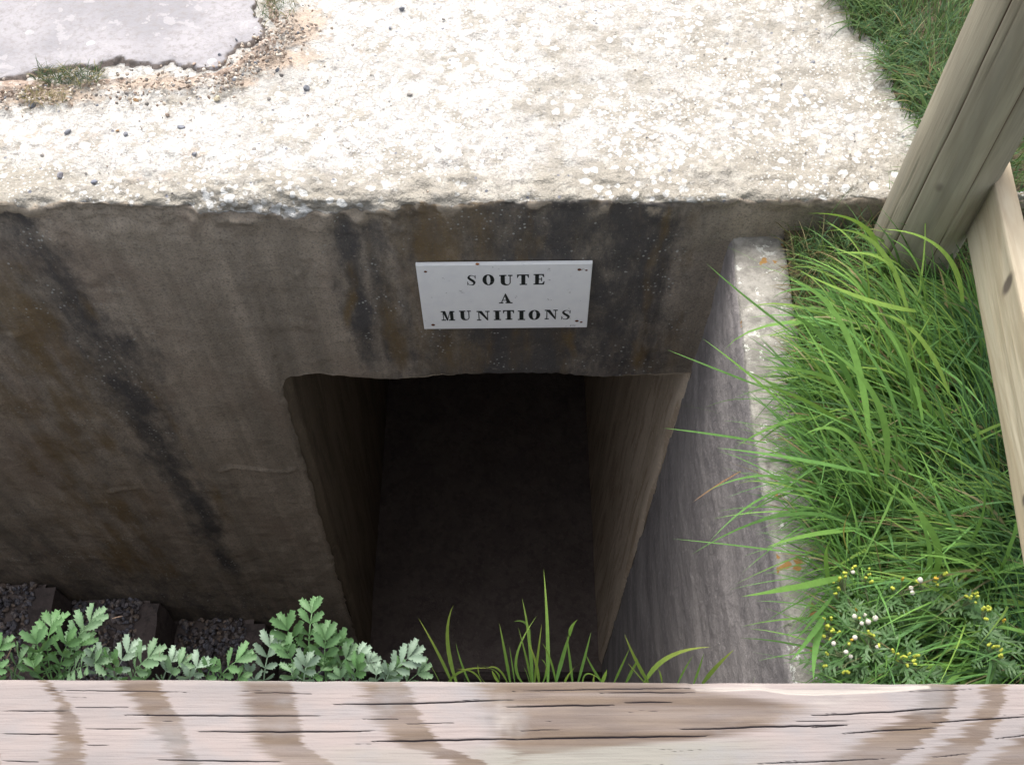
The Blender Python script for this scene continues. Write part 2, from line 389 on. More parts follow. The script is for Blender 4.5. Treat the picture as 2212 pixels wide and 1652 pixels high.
Z = Z + ((zl_t[None, :]-(ZT-ss_l))*np.exp(-np.abs(S-ss_l)/.03))*((xs > XL-.03) & (xs < XR+.03))[None, :]
nY = np.where(S < 0, 0, -1.); nZ = np.where(S < 0, 1., 0)
nY = -np.sin(ph); nZ = np.cos(ph)
Yd = Y + disp*nY; Zd = Z + disp*nZ - sink
# attributes
face = sm(S - sE + .005*fbm(X*60, S*60, 6, 3), -.006, .008); chip = np.clip(.9*edge*(S > -.01)*sm(jag, -.4, .8) + brk*.30*sm(fbm(X*14, S*14, 4, 3), -.1, .7), 0, 1)
stain_shade = np.zeros_like(X); ochre = np.zeros_like(X)
def streak(pts, wd, amt, arr, soft=1.):
    P = [xz(u, v) for u, v in pts]; zs = [-p[1] for p in P]
    cx = np.interp(-Z, zs, [p[0] for p in P]); W = np.interp(-Z, zs, [a for a in wd])
    inr = sm(-Z, zs[0]-.05, zs[0]+.02)*sm(-Z, zs[-1]+.18, zs[-1]-.1)
    cx = cx+.010*fbm(Z*9, cx[0, 0]*50, 0, 3); W = W*(1+.35*fbm(X*16, Z*7, 2, 3)); g = np.exp(-np.abs((X-cx)/np.maximum(W, .002))**(2.0/soft))*inr*amt*(.88+.25*fbm(X*20, Z*10, 7, 3))
    np.maximum(arr, g, out=arr)
streak([(30, 440), (110, 560), (240, 780), (330, 930), (430, 1100), (500, 1230)], [.06, .095, .115, .09, .08, .06], .9, stain_shade, 1.5)
streak([(430, 1060), (500, 1230), (590, 1350)], [.03, .03, .02], .55, stain_shade, 1.6)
streak([(-60, 440), (30, 640), (150, 900), (300, 1200)], [.12, .18, .24, .3], .38, stain_shade)
streak([(560, 470), (640, 720), (720, 1000)], [.02, .02, .02], .28, stain_shade)
streak([(745, 450), (770, 650), (815, 810)], [.03, .05, .045], .95, stain_shade, 1.5)
lint = sm(X, -.36, -.30)*sm(X, .55, .35)*(Z > ZL-.1)*(S > 0)
stain_shade = np.maximum(stain_shade, lint*(.56+.36*fbm(X*7, Z*1.4, 3, 3)))
streak([(880, 440), (905, 560)], [.03, .035], .85, stain_shade); streak([(1255, 440), (1262, 560)], [.012, .014], 1., stain_shade)
streak([(1000, 440), (990, 560)], [.03, .02], .6, stain_shade); streak([(1290, 560), (1310, 800)], [.05, .05], .8, stain_shade); streak([(740, 600), (790, 760)], [.05, .02], .75, stain_shade)
streak([(1392, 740), (1398, 810)], [.008, .012], 1., stain_shade)
streak([(1440, 450), (1375, 800)], [.02, .03], .7, ochre); streak([(1500, 450), (1440, 800)], [.03, .03], .5, ochre)
streak([(850, 700), (880, 810)], [.04, .05], .7, ochre); streak([(1170, 510), (1165, 560)], [.04, .03], .75, ochre); streak([(1110, 450), (1100, 560)], [.03, .02], .5, ochre)
streak([(1100, 710), (1110, 800)], [.05, .05], .7, ochre); streak([(1235, 715), (1235, 790)], [.025, .02], .85, ochre); streak([(760, 560), (752, 700)], [.02, .015], .8, ochre)
streak([(0, 560), (60, 720), (160, 960), (300, 1250)], [.20, .22, .24, .3], .62, ochre)
ochre = np.maximum(ochre, lint*(.34+.22*fbm(X*9, Z*2, 8, 3))); streak([(310, 790), (420, 980), (520, 1180)], [.05, .04, .05], .45, ochre)
stain_shade = np.maximum(stain_shade, (.34*sm(-Z, 2.9, 4.2)+.30*sm(-Z, 2.2, 3.4)*sm(X, -.7, -1.5))*(S > 0)); ochre = np.maximum(ochre, .3*sm(-Z, 2.8, 3.8)*(S > 0))  # painted shade: wall colour darkens towards the bottom, more so at left
dist_y = Yd-D
soil = np.zeros_like(X)
for (u, v, rx, ry, am) in ((100, 205, .16, .045, .8), (330, 180, .18, .03, .8), (600, 130, .12, .05, .85), (650, 60, .08, .10, .8), (60, 300, .30, .08, .34), (300, 380, .30, .05, .3), (420, 330, .05, .02, .5), (790, 110, .12, .02, .35), (500, 175, .12, .03, .6)):
    p = onz(u, v, ZT); soil = np.maximum(soil, am*np.exp(-((X-p[0])/rx)**2-((Yd-p[1])/ry)**2)*(S < 0))
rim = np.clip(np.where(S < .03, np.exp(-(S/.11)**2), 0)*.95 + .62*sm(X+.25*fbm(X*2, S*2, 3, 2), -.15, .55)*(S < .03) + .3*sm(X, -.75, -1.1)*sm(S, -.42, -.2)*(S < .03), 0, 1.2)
V = np.stack([X, Yd, Zd], -1).reshape(-1, 3); A = dict(face=face.ravel(), stain_shade=stain_shade.ravel(), ochre=ochre.ravel(), soil=soil.ravel(), chip=chip.ravel(), rim=rim.ravel())
Fi = gridF(len(ss), NXc).reshape(len(ss)-1, NXc-1, 4)
kt = int(np.argmin(np.abs(ss-.004)))
keep = np.ones((len(ss)-1, NXc-1), bool); keep[iD:, cL:cR] = False
kr = keep.copy(); kr[kt:] = False; kw = keep.copy(); kw[:kt] = False
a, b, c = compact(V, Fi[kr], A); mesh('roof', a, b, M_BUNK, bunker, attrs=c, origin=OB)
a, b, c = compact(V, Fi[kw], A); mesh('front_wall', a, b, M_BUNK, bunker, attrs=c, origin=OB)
# back and side closures of the block, well below the turf
a, b = join([box(-6.40, 1.115, D+4.55, D+4.6, ZF, ZT-.02), box(1.09, 1.115, D+.03, D+4.6, ZF, ZT-.02), box(-6.4, -6.38, D+.03, D+4.6, ZF, ZT-.02)])
mesh('outer_wall', a, b, M_PIT, bunker, False, origin=OB)
# lintel underside and jamb thickness
def sheet(fn, nu, nv):
    Uu, Vv = np.meshgrid(np.linspace(0, 1, nu), np.linspace(0, 1, nv), indexing='ij'); P = fn(Uu, Vv)
    return np.stack(P, -1).reshape(-1, 3), gridF(nu, nv)
DEP = 4.3
zi = interp = lambda u: np.interp(XL-.01+(XR-XL+.02)*u, xs, zl_t)
lin = sheet(lambda u, t: (XL-.012+(XR-XL+.024)*u, D-.001+DEP*t, zi(u)*(1-sm(t, 0, .04))+(ZL+.004)*sm(t, 0, .04)+.03*sm(t, 0, .04)), 180, 40)
mesh('ceiling', *lin, M_INNER, bunker, origin=OB)
zz_ = lambda t: (ZL+.03)+(ZF-.03-ZL-.03)*t
def lw(u, t):
    z = zz_(t); y = D+.002+DEP*u**2.2
    return (xl_(z)-.002+.0045*fbm(z*26, 8.1, 0, 4)*np.exp(-(y-D)/.02)+.018*sm(y-D, .02, .05)+.004*fbm(y*6, z*3, 2, 3), y, z)
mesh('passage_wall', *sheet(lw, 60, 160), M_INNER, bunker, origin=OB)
def rw(u, t):
    z = zz_(t); y = D+.002+DEP*u**2.2
    return (xr_(z)+.002-.012*sm(y-D, .0, .03)+.003*fbm(y*6, z*3, 7, 3), y, z)
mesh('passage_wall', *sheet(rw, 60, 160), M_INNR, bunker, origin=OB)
mesh('passage_floor', *sheet(lambda u, t: (-.75+1.3*u, D-.03+(DEP+.03)*t, ZF+.02+.006*fbm(u*9, t*30, 3, 3)), 60, 120), M_FLOOR, bunker, origin=OB)
mesh('end_wall', *box(-.8, .7, D+DEP, D+DEP+.1, ZF-.05, ZL+.06), M_INNER, bunker, False, origin=OB)

# ================================================================== SIDE WALL right of the doorway
side = empty('side_wall', (.55, .6, ZF), 'low rough grey concrete retaining wall with a pale lichened top beside the doorway', 'wall')
ys = np.concatenate([np.linspace(-.5, .45, 30)[:-1], np.arange(.45, D+.012, .006)])
ts = np.concatenate([-np.linspace(.60, .14, 12)[:-1], np.arange(-.14, .06, .005), np.arange(.06, 3.06, .010)])
T, Yg = np.meshgrid(ts, ys, indexing='ij')
WW = .122
# inner face x at the top follows the photographed edge
ex = np.interp(Yg, [-.5, .5, .7, 1.0, 1.3, D], [.470, .474, .476, .473, .480, .490])
ins = sm(D-Yg, .5, 0)
Zg = ZS - np.maximum(T, 0) - np.maximum(-T-WW, 0)
lean = np.interp(-Zg, [1.7, 2.29, 4.8], [0, -.008, -.062]) 
xin = ex + lean*1.0 + .010*fbm(Yg*2.2, Zg*.5, 5, 3)*sm(D-Yg, 0, .3)*sm(-Zg, 1.7, 2.1)
Xg = np.where(T > 0, xin, ex + np.minimum(-T, WW))
rr = .010+.007*fbm(Yg*9, 2.2)
for t0, sx in ((0, 1), (-WW, -1)):
    g = np.exp(-((T-t0)/rr)**2)*rr*.4; Xg += sx*g; Zg -= g
dd = .0018*fbm(Yg*5, Zg*14, 2, 4) + .0012*fbm(Yg*55, Zg*55, 2, 2)
streaks = .0022*fbm(Yg*1.3, Zg*9, 6, 3)*sm(-Zg, 1.72, 2.0); dd = dd+streaks
e = sm(T, -.012, .012); Xg += -dd*e; Zg += (dd*1.6)*(1-e)*(T > -WW)
Zg += np.where(T < .05, .006*fbm(Yg*5, 7.7), 0)
Yg2 = Yg
topf = sm(T, .022, -.004)
mesh('wall_face', np.stack([Xg, Yg2, Zg], -1).reshape(-1, 3), gridF(len(ts), len(ys)), M_SIDE, side, attrs=dict(top=topf.ravel()), origin=(.55, .6, ZF))

# ================================================================== PIT: near wall, floor, steps
nw = sheet(lambda u, t: (-6.3+6.85*u, YB+.010*fbm(u*30, t*9, 2, 3), ZB-.03+(ZF-.1-ZB)*t), 240, 90)
o = mesh('pit_wall', *nw, M_PIT); tag(o, 'shaded concrete wall of the pit on the near side, below the leafy bank', 'wall')
o = mesh('pit_floor', *sheet(lambda u, t: (-1.3+1.85*u, YB-.02+(D-YB+.02)*t, ZF-.05+.01*fbm(u*8, t*8, 1, 3)), 60, 40), M_FLOOR); tag(o, kind='structure')
o = mesh('threshold', *box(-.70, .44, D-.055, D-.008, ZF-.06, ZF+.012), M_BLOCK, bunker, False, origin=OB)

stair = empty('stairs', (-1.7, .95, -3.9), 'gravel steps edged with reddish stone, going down along the shaded wall to the doorway', 'stairs')
OS = np.array([-1.7, .95, -3.9])
step_x = [-1.008, -1.37, -1.715]; step_z = [-4.075, -3.842, -3.675]
for k in range(1, 9): step_x.append(-1.715-.37*k); step_z.append(-3.675+.235*k)
lows = [(-.68, -4.42)]
edges = lows+list(zip(step_x, step_z))
def rock_box(x0, x1, y0, y1, z0, z1, sd, amp=.006, n=9):
    parts = []
    L = np.array([x1-x0, y1-y0, z1-z0]); c = np.array([(x0+x1)/2, (y0+y1)/2, (z0+z1)/2])
    g = np.linspace(-1, 1, n)
    for ax in range(3):
        for sg in (-1, 1):
            a_, b_ = np.meshgrid(g, np.linspace(-1, 1, n*3 if ax != 1 else n), indexing='ij')
            P = np.zeros(a_.shape+(3,)); o_ = [i for i in range(3) if i != ax]
            if o_[0] == 1: a_, b_ = b_, a_
            P[..., ax] = sg; P[..., o_[0]] = a_; P[..., o_[1]] = b_
            m_ = np.abs(P); cut = np.clip(np.sort(m_, -1)[..., 1]-.80, 0, 1)*.20
            P = P*(1-cut[..., None]*.5)
            W_ = P*L/2+c; W_ = W_+amp*np.stack([fbm(W_[..., 0]*14+i*7+sd, W_[..., 1]*14, W_[..., 2]*14, 3) for i in range(3)], -1)
            parts.append((W_.reshape(-1, 3), gridF(*a_.shape)))
    return join(parts)
for k, (ex_, ez) in enumerate(edges):
    nxt = edges[k+1] if k+1 < len(edges) else (ex_-.5, 0)
    prevz = edges[k-1][1] if k else ZF-.05
    st = mesh('step', *sheet(lambda u, t: (nxt[0]-.02+(ex_-nxt[0]-.03)*u, YB+(D-YB+.01)*t, ez-.012+.010*fbm(u*4+k, t*11, 2, 4)), 24, 60), M_FLOOR, stair, origin=OS)
    mesh('stone_edge', *rock_box(ex_-.085, ex_+.0, YB+.01, D-.015, prevz-.02, ez+.006, k*3.1), M_BLOCK, st, origin=OS)
# gravel on the treads
def stone_proto(sd, n=1):
    t = (1+5**.5)/2
    V = np.array([(-1, t, 0), (1, t, 0), (-1, -t, 0), (1, -t, 0), (0, -1, t), (0, 1, t), (0, -1, -t), (0, 1, -t), (t, 0, -1), (t, 0, 1), (-t, 0, -1), (-t, 0, 1)], float)
    V /= np.linalg.norm(V[0]); F = [(0, 11, 5), (0, 5, 1), (0, 1, 7), (0, 7, 10), (0, 10, 11), (1, 5, 9), (5, 11, 4), (11, 10, 2), (10, 7, 6), (7, 1, 8), (3, 9, 4), (3, 4, 2), (3, 2, 6), (3, 6, 8), (3, 8, 9), (4, 9, 5), (2, 4, 11), (6, 2, 10), (8, 6, 7), (9, 8, 1)]
    for _ in range(n):
        V = list(map(tuple, V)); cache = {}; F2 = []
        def mid(a, b):
            kk = (min(a, b), max(a, b))
            if kk not in cache:
                m = (np.array(V[a])+np.array(V[b]))/2; V.append(tuple(m/np.linalg.norm(m))); cache[kk] = len(V)-1
            return cache[kk]
        for a, b, c in F:
            x, y, z = mid(a, b), mid(b, c), mid(c, a); F2 += [(a, x, z), (b, y, x), (c, z, y), (x, y, z)]
        F = F2; V = np.array(V)
    r_ = np.random.default_rng(sd)
    for _ in range(5):
        d = r_.normal(size=3); d /= np.linalg.norm(d); h = r_.uniform(.45, .75); p = V@d; V = V-np.outer(np.maximum(p-h, 0), d)
    V = V*(1+.10*fbm(V[:, 0]*1.5+sd, V[:, 1]*1.5, V[:, 2]*1.5, 2))[:, None]
    return V, np.array(F)
protos = [stone_proto(s) for s in range(7)]
def rotm(r_):
    q = r_.normal(size=4); q /= np.linalg.norm(q); a, b, c, d = q
    return np.array([[a*a+b*b-c*c-d*d, 2*(b*c-a*d), 2*(b*d+a*c)], [2*(b*c+a*d), a*a-b*b+c*c-d*d, 2*(c*d-a*b)], [2*(b*d-a*c), 2*(c*d+a*b), a*a-b*b-c*c+d*d]])
def mat_stone():
    n = NT('gravel_stone', .85, .3); v = n.co('World'); f = n.noise(v, 130, 4)
    return n.done(n.mix(n.ramp(f, .35, .7, 0, .5), n.attr('col', True), (.08, .075, .075)), n.bump(f, .5, .002))
M_STONE = mat_stone()
P_, C_ = [], []
r2 = np.random.default_rng(11)
pal = np.array([(.19, .17, .175), (.25, .22, .21), (.15, .145, .165), (.27, .21, .17), (.12, .11, .12), (.20, .20, .23)])
for k, (ex_, ez) in enumerate(edges[:7]):
    nx_ = edges[k+1][0]
    for _ in range(int(1500*(ex_-nx_)/.37) if k < 5 else 500):
        s_ = r2.uniform(.006, .016)*(1.5 if r2.random() < .07 else 1); pr = protos[r2.integers(7)]
        pos = np.array([r2.uniform(nx_+.01, ex_-.075), r2.uniform(YB+.2, D-.01), ez+s_*.15+r2.uniform(0, .010)])
        P_.append(((pr[0]*np.array([1, .8, .6])*s_)@rotm(r2).T+pos, pr[1])); C_.append(np.repeat([pal[r2.integers(6)]*r2.uniform(.7, 1.3)], len(pr[0]), 0))
a, b = join(P_); o = mesh('gravel', a, b, M_STONE, smooth=False, attrs=dict(col=np.concatenate(C_)))
tag(o, 'dark angular gravel filling the treads of the shaded steps', 'gravel', kind='stuff')

# ================================================================== GROUND: one sheet to the horizon with the pit left open
def gz(x, y):
    base = ZB + (-1.71-ZB)*sm(x, .45, .66)*sm(y, -.6, .2)
    up = sm(y, D-.05, D+.03)*.120
    up2 = .10*sm(x, 1.1, 2.6)
    near_b = .0*x
    return base + (up+up2)*sm(x, .5, .8)*1.0 + .012*fbm(x*2.2, y*2.2, 1, 3)*sm(np.abs(x)+np.abs(y), 0, .5)
gx = np.concatenate([-np.geomspace(1500, 7, 12), [-6.35], np.linspace(-6.0, -1.2, 22), np.arange(-1.1, .44, .04), [.44, .50, .56, .60], np.arange(.63, 2.6, .025), np.geomspace(2.7, 1500, 26)])
gy = np.concatenate([-np.geomspace(1500, 1.2, 16), np.linspace(-1, .3, 20), [.36, YB+.006, .45], np.arange(.48, D-.02, .025), [D+.004], np.arange(D+.03, D+2.5, .03), np.geomspace(D+2.6, 1500, 26)])
gx = np.unique(gx); gy = np.unique(gy)
GX, GY = np.meshgrid(gx, gy, indexing='ij'); GZ = gz(GX, GY)
under = (GX < np.interp(GY, [D, D+.1, D+.25, D+.45, D+.66, D+1, D+4.6], [.90, .90, .885, .845, .80, .77, .8])) & (GX > -6.36) & (GY > D+.002) & (GY < D+4.58); GZ = np.where(under, np.minimum(GZ, ZT-.10), GZ)
cx_ = (GX[:-1, :-1]+GX[1:, 1:])/2; cy_ = (GY[:-1, :-1]+GY[1:, 1:])/2
hole = (cx_ > -6.34) & (cx_ < .60) & (cy_ > YB) & (cy_ < D+.01)
Gf = gridF(len(gx), len(gy)).reshape(len(gx)-1, len(gy)-1, 4)[~hole]
a, b, c = compact(np.stack([GX, GY, GZ], -1).reshape(-1, 3), Gf, None)
o = mesh('ground', a, b, M_EARTH); tag(o, kind='structure')

# ================================================================== ROOF DRESSING: upper slab, soil, stones, moss
zr = ZT
top_z = zr+.013
def oz(u, v, z=top_z): return onz(u, v, z)[:2]
sp = [oz(-250, 158), oz(0, 168), oz(110, 152), oz(200, 138), oz(262, 128), oz(330, 140), oz(420, 146), oz(470, 150), oz(485, 120), oz(520, 96), oz(572, 80), oz(578, 60), oz(560, 30), oz(548, 0), oz(545, -60), oz(600, -300), oz(560, -620), oz(-1500, -620), oz(-1500, 170)]
sp = np.array([np.array(p) for p in sp])
gx_, gy_ = np.meshgrid(np.concatenate([np.linspace(-4.2, -1.45, 40)[:-1], np.arange(-1.45, -.44, .0055)]), np.concatenate([np.arange(1.82, 2.42, .0055), np.linspace(2.45, 5.8, 60)]), indexing='ij')
dd_ = np.full(gx_.shape, 9.); ins_ = np.zeros(gx_.shape, bool)
for (a, b), (c, e_) in zip(sp, np.roll(sp, -1, 0)):
    L2 = (c-a)**2+(e_-b)**2+1e-12; t = np.clip(((gx_-a)*(c-a)+(gy_-b)*(e_-b))/L2, 0, 1); dd_ = np.minimum(dd_, np.hypot(gx_-a-t*(c-a), gy_-b-t*(e_-b)))
    cr_ = ((b > gy_) != (e_ > gy_)) & (gx_ < (c-a)*(gy_-b)/(e_-b+1e-12)+a); ins_ ^= cr_
dd_ = np.where(ins_, dd_, -dd_) + .009*fbm(gx_*22, gy_*22, 4, 3)+.006*fbm(gx_*75, gy_*75, 4, 3)
hh_ = .019*sm(dd_, -.001, .007)-.008+.0016*fbm(gx_*14, gy_*14, 3, 4)-.003*sm(dd_, .035, .004)*sm(fbm(gx_*50, gy_*50, 2, 3), -.2, .6)
kk_ = np.maximum.reduce([dd_[:-1, :-1], dd_[1:, 1:], dd_[1:, :-1], dd_[:-1, 1:]]) > -.004
F_s = gridF(*gx_.shape).reshape(gx_.shape[0]-1, gx_.shape[1]-1, 4)[kk_]
a, b, c = compact(np.stack([gx_, gy_, zr+hh_], -1).reshape(-1, 3), F_s, dict(edge=sm(dd_, .016, .001).ravel()))
o = mesh('concrete_slab', a, b, M_SLAB, attrs=c)
tag(o, 'thin violet-grey concrete layer with a broken edge, lying on the roof at the far left', 'slab')
# crumbled shelf and soil along its edge
def mound(name, pts, h, wid, mat, sd, res=.007):
    P = np.array([onz(u, v, zr)[:2] for u, v in pts]); x0, y0 = P.min(0)-wid*1.6; x1, y1 = P.max(0)+wid*1.6
    gx_, gy_ = np.meshgrid(np.arange(x0, x1, res), np.arange(y0, y1, res), indexing='ij')
    d = np.full(gx_.shape, 9.)
    for (a, b), (c, e_) in zip(P[:-1], P[1:]):
        L2 = (c-a)**2+(e_-b)**2; t = np.clip(((gx_-a)*(c-a)+(gy_-b)*(e_-b))/L2, 0, 1); d = np.minimum(d, np.hypot(gx_-a-t*(c-a), gy_-b-t*(e_-b)))
    hh = h*sm(wid*(1+.5*fbm(gx_*9, gy_*9, sd, 3))-d, 0, wid*.9)+.004*fbm(gx_*40, gy_*40, sd, 3)*sm(wid*1.2-d, 0, wid*.5) - .008
    Z_ = zr+hh; F = gridF(*gx_.shape).reshape(gx_.shape[0]-1, gx_.shape[1]-1, 4)
    k = (hh[:-1, :-1] > -.0075) | (hh[1:, 1:] > -.0075) | (hh[1:, :-1] > -.0075) | (hh[:-1, 1:] > -.0075)
    a, b, c = compact(np.stack([gx_, gy_, Z_], -1).reshape(-1, 3), F[k], None)
    o = mesh(name, a, b, mat); tag(o, kind='structure'); return o
mound('soil', [(-120, 200), (60, 195), (160, 185), (300, 168), (430, 168), (500, 158), (560, 110), (600, 70), (585, 20), (580, -60)], .022, .038, M_SOIL, 3)
# loose stones on the roof
def stone(u, v, size, col, label, nm='loose_stone', cat='stone', flat=.6, sd=0, group='loose stones on the bunker roof'):
    size = size*.72; V, F = stone_proto(100+sd, 2); p = onz(u, v, zr+size*.12); V = V*np.array([size, size*.8, size*flat])
    an = sd*1.3; cz, sz = math.cos(an), math.sin(an); V = V@np.array([[cz, sz, 0], [-sz, cz, 0], [0, 0, 1]])
    o = mesh(nm, V, F, M_STONE, smooth=False, attrs=dict(col=np.repeat([col], len(V), 0)))
    o.location = p; return tag(o, label, cat, group)
BL, OR, WH, GR, BR = (.20, .21, .235), (.42, .26, .13), (.70, .70, .66), (.25, .23, .21), (.34, .26, .20)
stl = [(148, 213, .013, WH, 'white triangular stone below the dark moss tuft'), (68, 228, .016, BL, 'blue-grey square stone left of the moss tuft'),
 (293, 217, .010, OR, 'orange round pebble in the soil under the slab edge'), (146, 285, .012, BL, 'dark blue-grey stone below the soil strip'),
 (272, 290, .010, BL, 'blue-grey pebble beside the small orange one'), (254, 282, .006, OR, 'small orange pebble on the roof beside a blue-grey one'),
 (92, 335, .009, GR, 'small dark pebble far left on the pale roof'), (392, 275, .013, BL, 'grey-blue stone in the group of three below the slab'),
 (414, 262, .009, GR, 'brown-grey pebble in the group of three below the slab'), (362, 248, .009, BR, 'brown pebble left of the group of three'),
 (420, 333, .009, BL, 'dark blue pebble beside the brown crumbs'), (130, 379, .013, (.23, .225, .25), 'violet-grey stone at the left near the roof edge'),
 (204, 394, .011, (.19, .20, .24), 'blue pebble at the left near the roof edge'), (662, 190, .013, BL, 'blue-grey stone right of the slab corner'),
 (580, 215, .009, GR, 'dark pebble right of the broken slab edge'), (868, 20, .011, BL, 'grey stone at the top of the pale roof'),
 (762, 98, .007, GR, 'small grey pebble on the dusty roof'), (885, 205, .009, GR, 'grey pebble in the middle of the pale roof'),
 (843, 61, .007, BL, 'small blue pebble near the top of the roof'), (958, 42, .006, GR, 'tiny dark pebble near the top of the roof'),
 (549, 324, .009, GR, 'round grey pebble sitting alone on the roof'), (600, 151, .011, BL, 'blue-grey pebble in the dust at the slab corner'),
 (470, 213, .013, (.62, .54, .38), 'yellowish rounded stone at the soil edge'), (1952, 118, .011, BL, 'blue-grey pebble at the right of the roof')]
for i, (u, v, s_, c_, lb) in enumerate(stl):
    if i == 23: u, v = 1905-150, 135
    stone(u, v, s_, c_, lb, sd=i, flat=.65 if i else 1.2)
# tiny crumbs: uncountable grit
P_, C_ = [], []
for _ in range(900):
    u = r2.uniform(0, 1900); v = r2.uniform(0, 425)
    if u < 560 and v < 150: continue
    if fbm(u/130., v/60., 3, 2) < .05: continue
    s_ = r2.uniform(.0010, .0032); pr = protos[r2.integers(7)]; p = onz(u, v, zr+.001)
    P_.append(((pr[0]*np.array([1, .9, .6])*s_)@rotm(r2).T+p, pr[1])); C_.append(np.repeat([(np.array([GR, BR, (.55, .5, .42), (.7, .68, .62), BL])[r2.choice(5, p=[.2, .2, .3, .2, .1])])], len(pr[0]), 0))
for _ in range(900):
    pth = [(-20, 215), (100, 200), (300, 190), (480, 175), (560, 130), (600, 90), (620, 40)]; k = r2.integers(6); t = r2.random()
    u = pth[k][0]*(1-t)+pth[k+1][0]*t+r2.normal()*30; v = pth[k][1]*(1-t)+pth[k+1][1]*t+r2.normal()*18
    s_ = r2.uniform(.0015, .006); pr = protos[r2.integers(7)]; p = onz(u, v, zr+.012)
    P_.append(((pr[0]*np.array([1, .9, .6])*s_)@rotm(r2).T+p, pr[1])); C_.append(np.repeat([(np.array([GR, BR, (.5, .42, .34), (.66, .60, .52), BL])[r2.choice(5, p=[.2, .3, .3, .15, .05])])], len(pr[0]), 0))
a, b = join(P_); o = mesh('grit', a, b, M_STONE, smooth=False, attrs=dict(col=np.concatenate(C_))); tag(o, 'scattered grit and crumbs on the pale roof', 'grit', kind='stuff')

# ================================================================== GRASS
def ribbons(P, n=6, W=None, col=None, tip=None, fold=.0, prof=None):
    """P: (N, n+1, 3) centre lines; W: widths; returns V, F, col"""
    N = P.shape[0]; t = np.linspace(0, 1, n+1)
    tg = np.gradient(P, axis=1); side_ = np.cross(tg, np.array([0, 0, 1.])); l = np.linalg.norm(side_, axis=2, keepdims=True); side_ = side_/np.maximum(l, 1e-6)
    s0 = side_[:, :1]; side_ = side_*.6+s0*.4
    tw = rng.normal(size=(N, 1, 3))*.35; side_ = side_+tw; side_ /= np.linalg.norm(side_, axis=2, keepdims=True)
    pr = (1-t**2.2)*(.55+.45*sm(t, 0, .25)) if prof is None else prof
    wv = side_*(W[:, None, None]*pr[None, :, None]*.5)
    V = np.stack([P-wv, P+wv], 2).reshape(-1, 3)
    i = np.arange(N)[:, None]*(2*(n+1)) + 2*np.arange(n)[None]; F = np.stack([i, i+1, i+3, i+2], -1).reshape(-1, 4)
    c = col[:, None, :]*(1-t[None, :, None]) + (col if tip is None else tip)[:, None, :]*t[None, :, None]
    C = np.repeat(c, 2, axis=1).reshape(-1, 3)
    return V, F, C
def blades(root, az, L, W, th0, curl, n=6):
    N = len(root); P = np.zeros((N, n+1, 3)); P[:, 0] = root
    h = np.stack([np.cos(az), np.sin(az)], 1)
    for k in range(n):
        th = th0+curl*((k+.5)/n)**1.3; hh = h
        P[:, k+1, :2] = P[:, k, :2]+(L/n*np.sin(th))[:, None]*hh; P[:, k+1, 2] = P[:, k, 2]+L/n*np.cos(th)
    return P
G = np.array([(.062, .125, .042), (.085, .155, .050), (.052, .110, .052), (.105, .165, .055), (.070, .140, .070), (.12, .17, .065)])
DRY = np.array([(.30, .24, .12), (.24, .17, .09), (.36, .31, .17)])
def pick(N, dry=.05, P=G, br=1.):
    c = P[rng.integers(len(P), size=N)]*rng.uniform(.75, 1.3, (N, 1))*br
    d = rng.random(N) < dry; c[d] = DRY[rng.integers(3, size=d.sum())]*rng.uniform(.6, 1.1, (d.sum(), 1)); return c
def exclude(x, y):   # roof, pit and side wall top carry no turf
    rx = np.interp(y, [D, D+.1, D+.25, D+.45, D+.66, D+1, D+4.6], [.86, .89, .885, .845, .80, .77, .8])+.02*fbm(y*14, 3.)
    onroof = (y > D-.02) & (y < D+4.6) & (x > -6.4) & (x < rx)
    pit = (y > YB) & (y <= D) & (x > -6.4) & (x < .615)
    return onroof | pit
def scatter(x0, x1, y0, y1, N):
    x = rng.uniform(x0, x1, N); y = rng.uniform(y0, y1, N); k = ~exclude(x, y); return x[k], y[k]
Vs, Fs, Cs, n0 = [], [], [], 0
def add(V, F, C):
    global n0
    Vs.append(V); Fs.append(F+n0); Cs.append(C); n0 += len(V)
def flush(name, label, cat, kind=None, parent=None, group=None, origin=None, mat=None):
    global Vs, Fs, Cs, n0
    o = mesh(name, np.concatenate(Vs), np.concatenate(Fs), mat or M_GRASS, parent, attrs=dict(col=np.concatenate(Cs)), origin=origin)
    Vs, Fs, Cs, n0 = [], [], [], 0
    return tag(o, label, cat, group, kind)
# fine turf, dense where the photo looks
for (x0, x1, y0, y1, N, L0, L1) in ((.60, 1.7, .30, 2.5, 30000, .04, .10), (1.7, 3.6, -.5, 3.6, 11000, .06, .13), (-.9, 1.7, -1.2, .42, 8000, .05, .12), (.8, 1.8, 2.5, 4.5, 5000, .05, .12), (-4, -.9, -1.2, .42, 4000, .06, .13), (3.6, 7, -3, 7, 5000, .10, .2)):
    x, y = scatter(x0, x1, y0, y1, N); n = len(x)
    # hollow under the rail and around the post base
    z = gz(x, y)-.004; L = rng.uniform(L0, L1, n)*(1+.25*fbm(x*5, y*5, 2, 2)); cl = fbm(x*7, y*7, 8, 2)
    az = np.pi*(.85)+fbm(x*3.5, y*3.5, 4, 2)*2.6+rng.normal(size=n)*.75
    P = blades(np.stack([x, y, z], 1), az, L, 0, rng.uniform(.1, .7, n), rng.uniform(.6, 1.7, n), 4)
    add(*ribbons(P, 4, rng.uniform(.0016, .0036, n)*(1.6 if L0 > .09 else 1), pick(n, .06), fold=0))
flush('grass', 'short tangled green turf covering the ground on the right', 'grass', 'stuff')

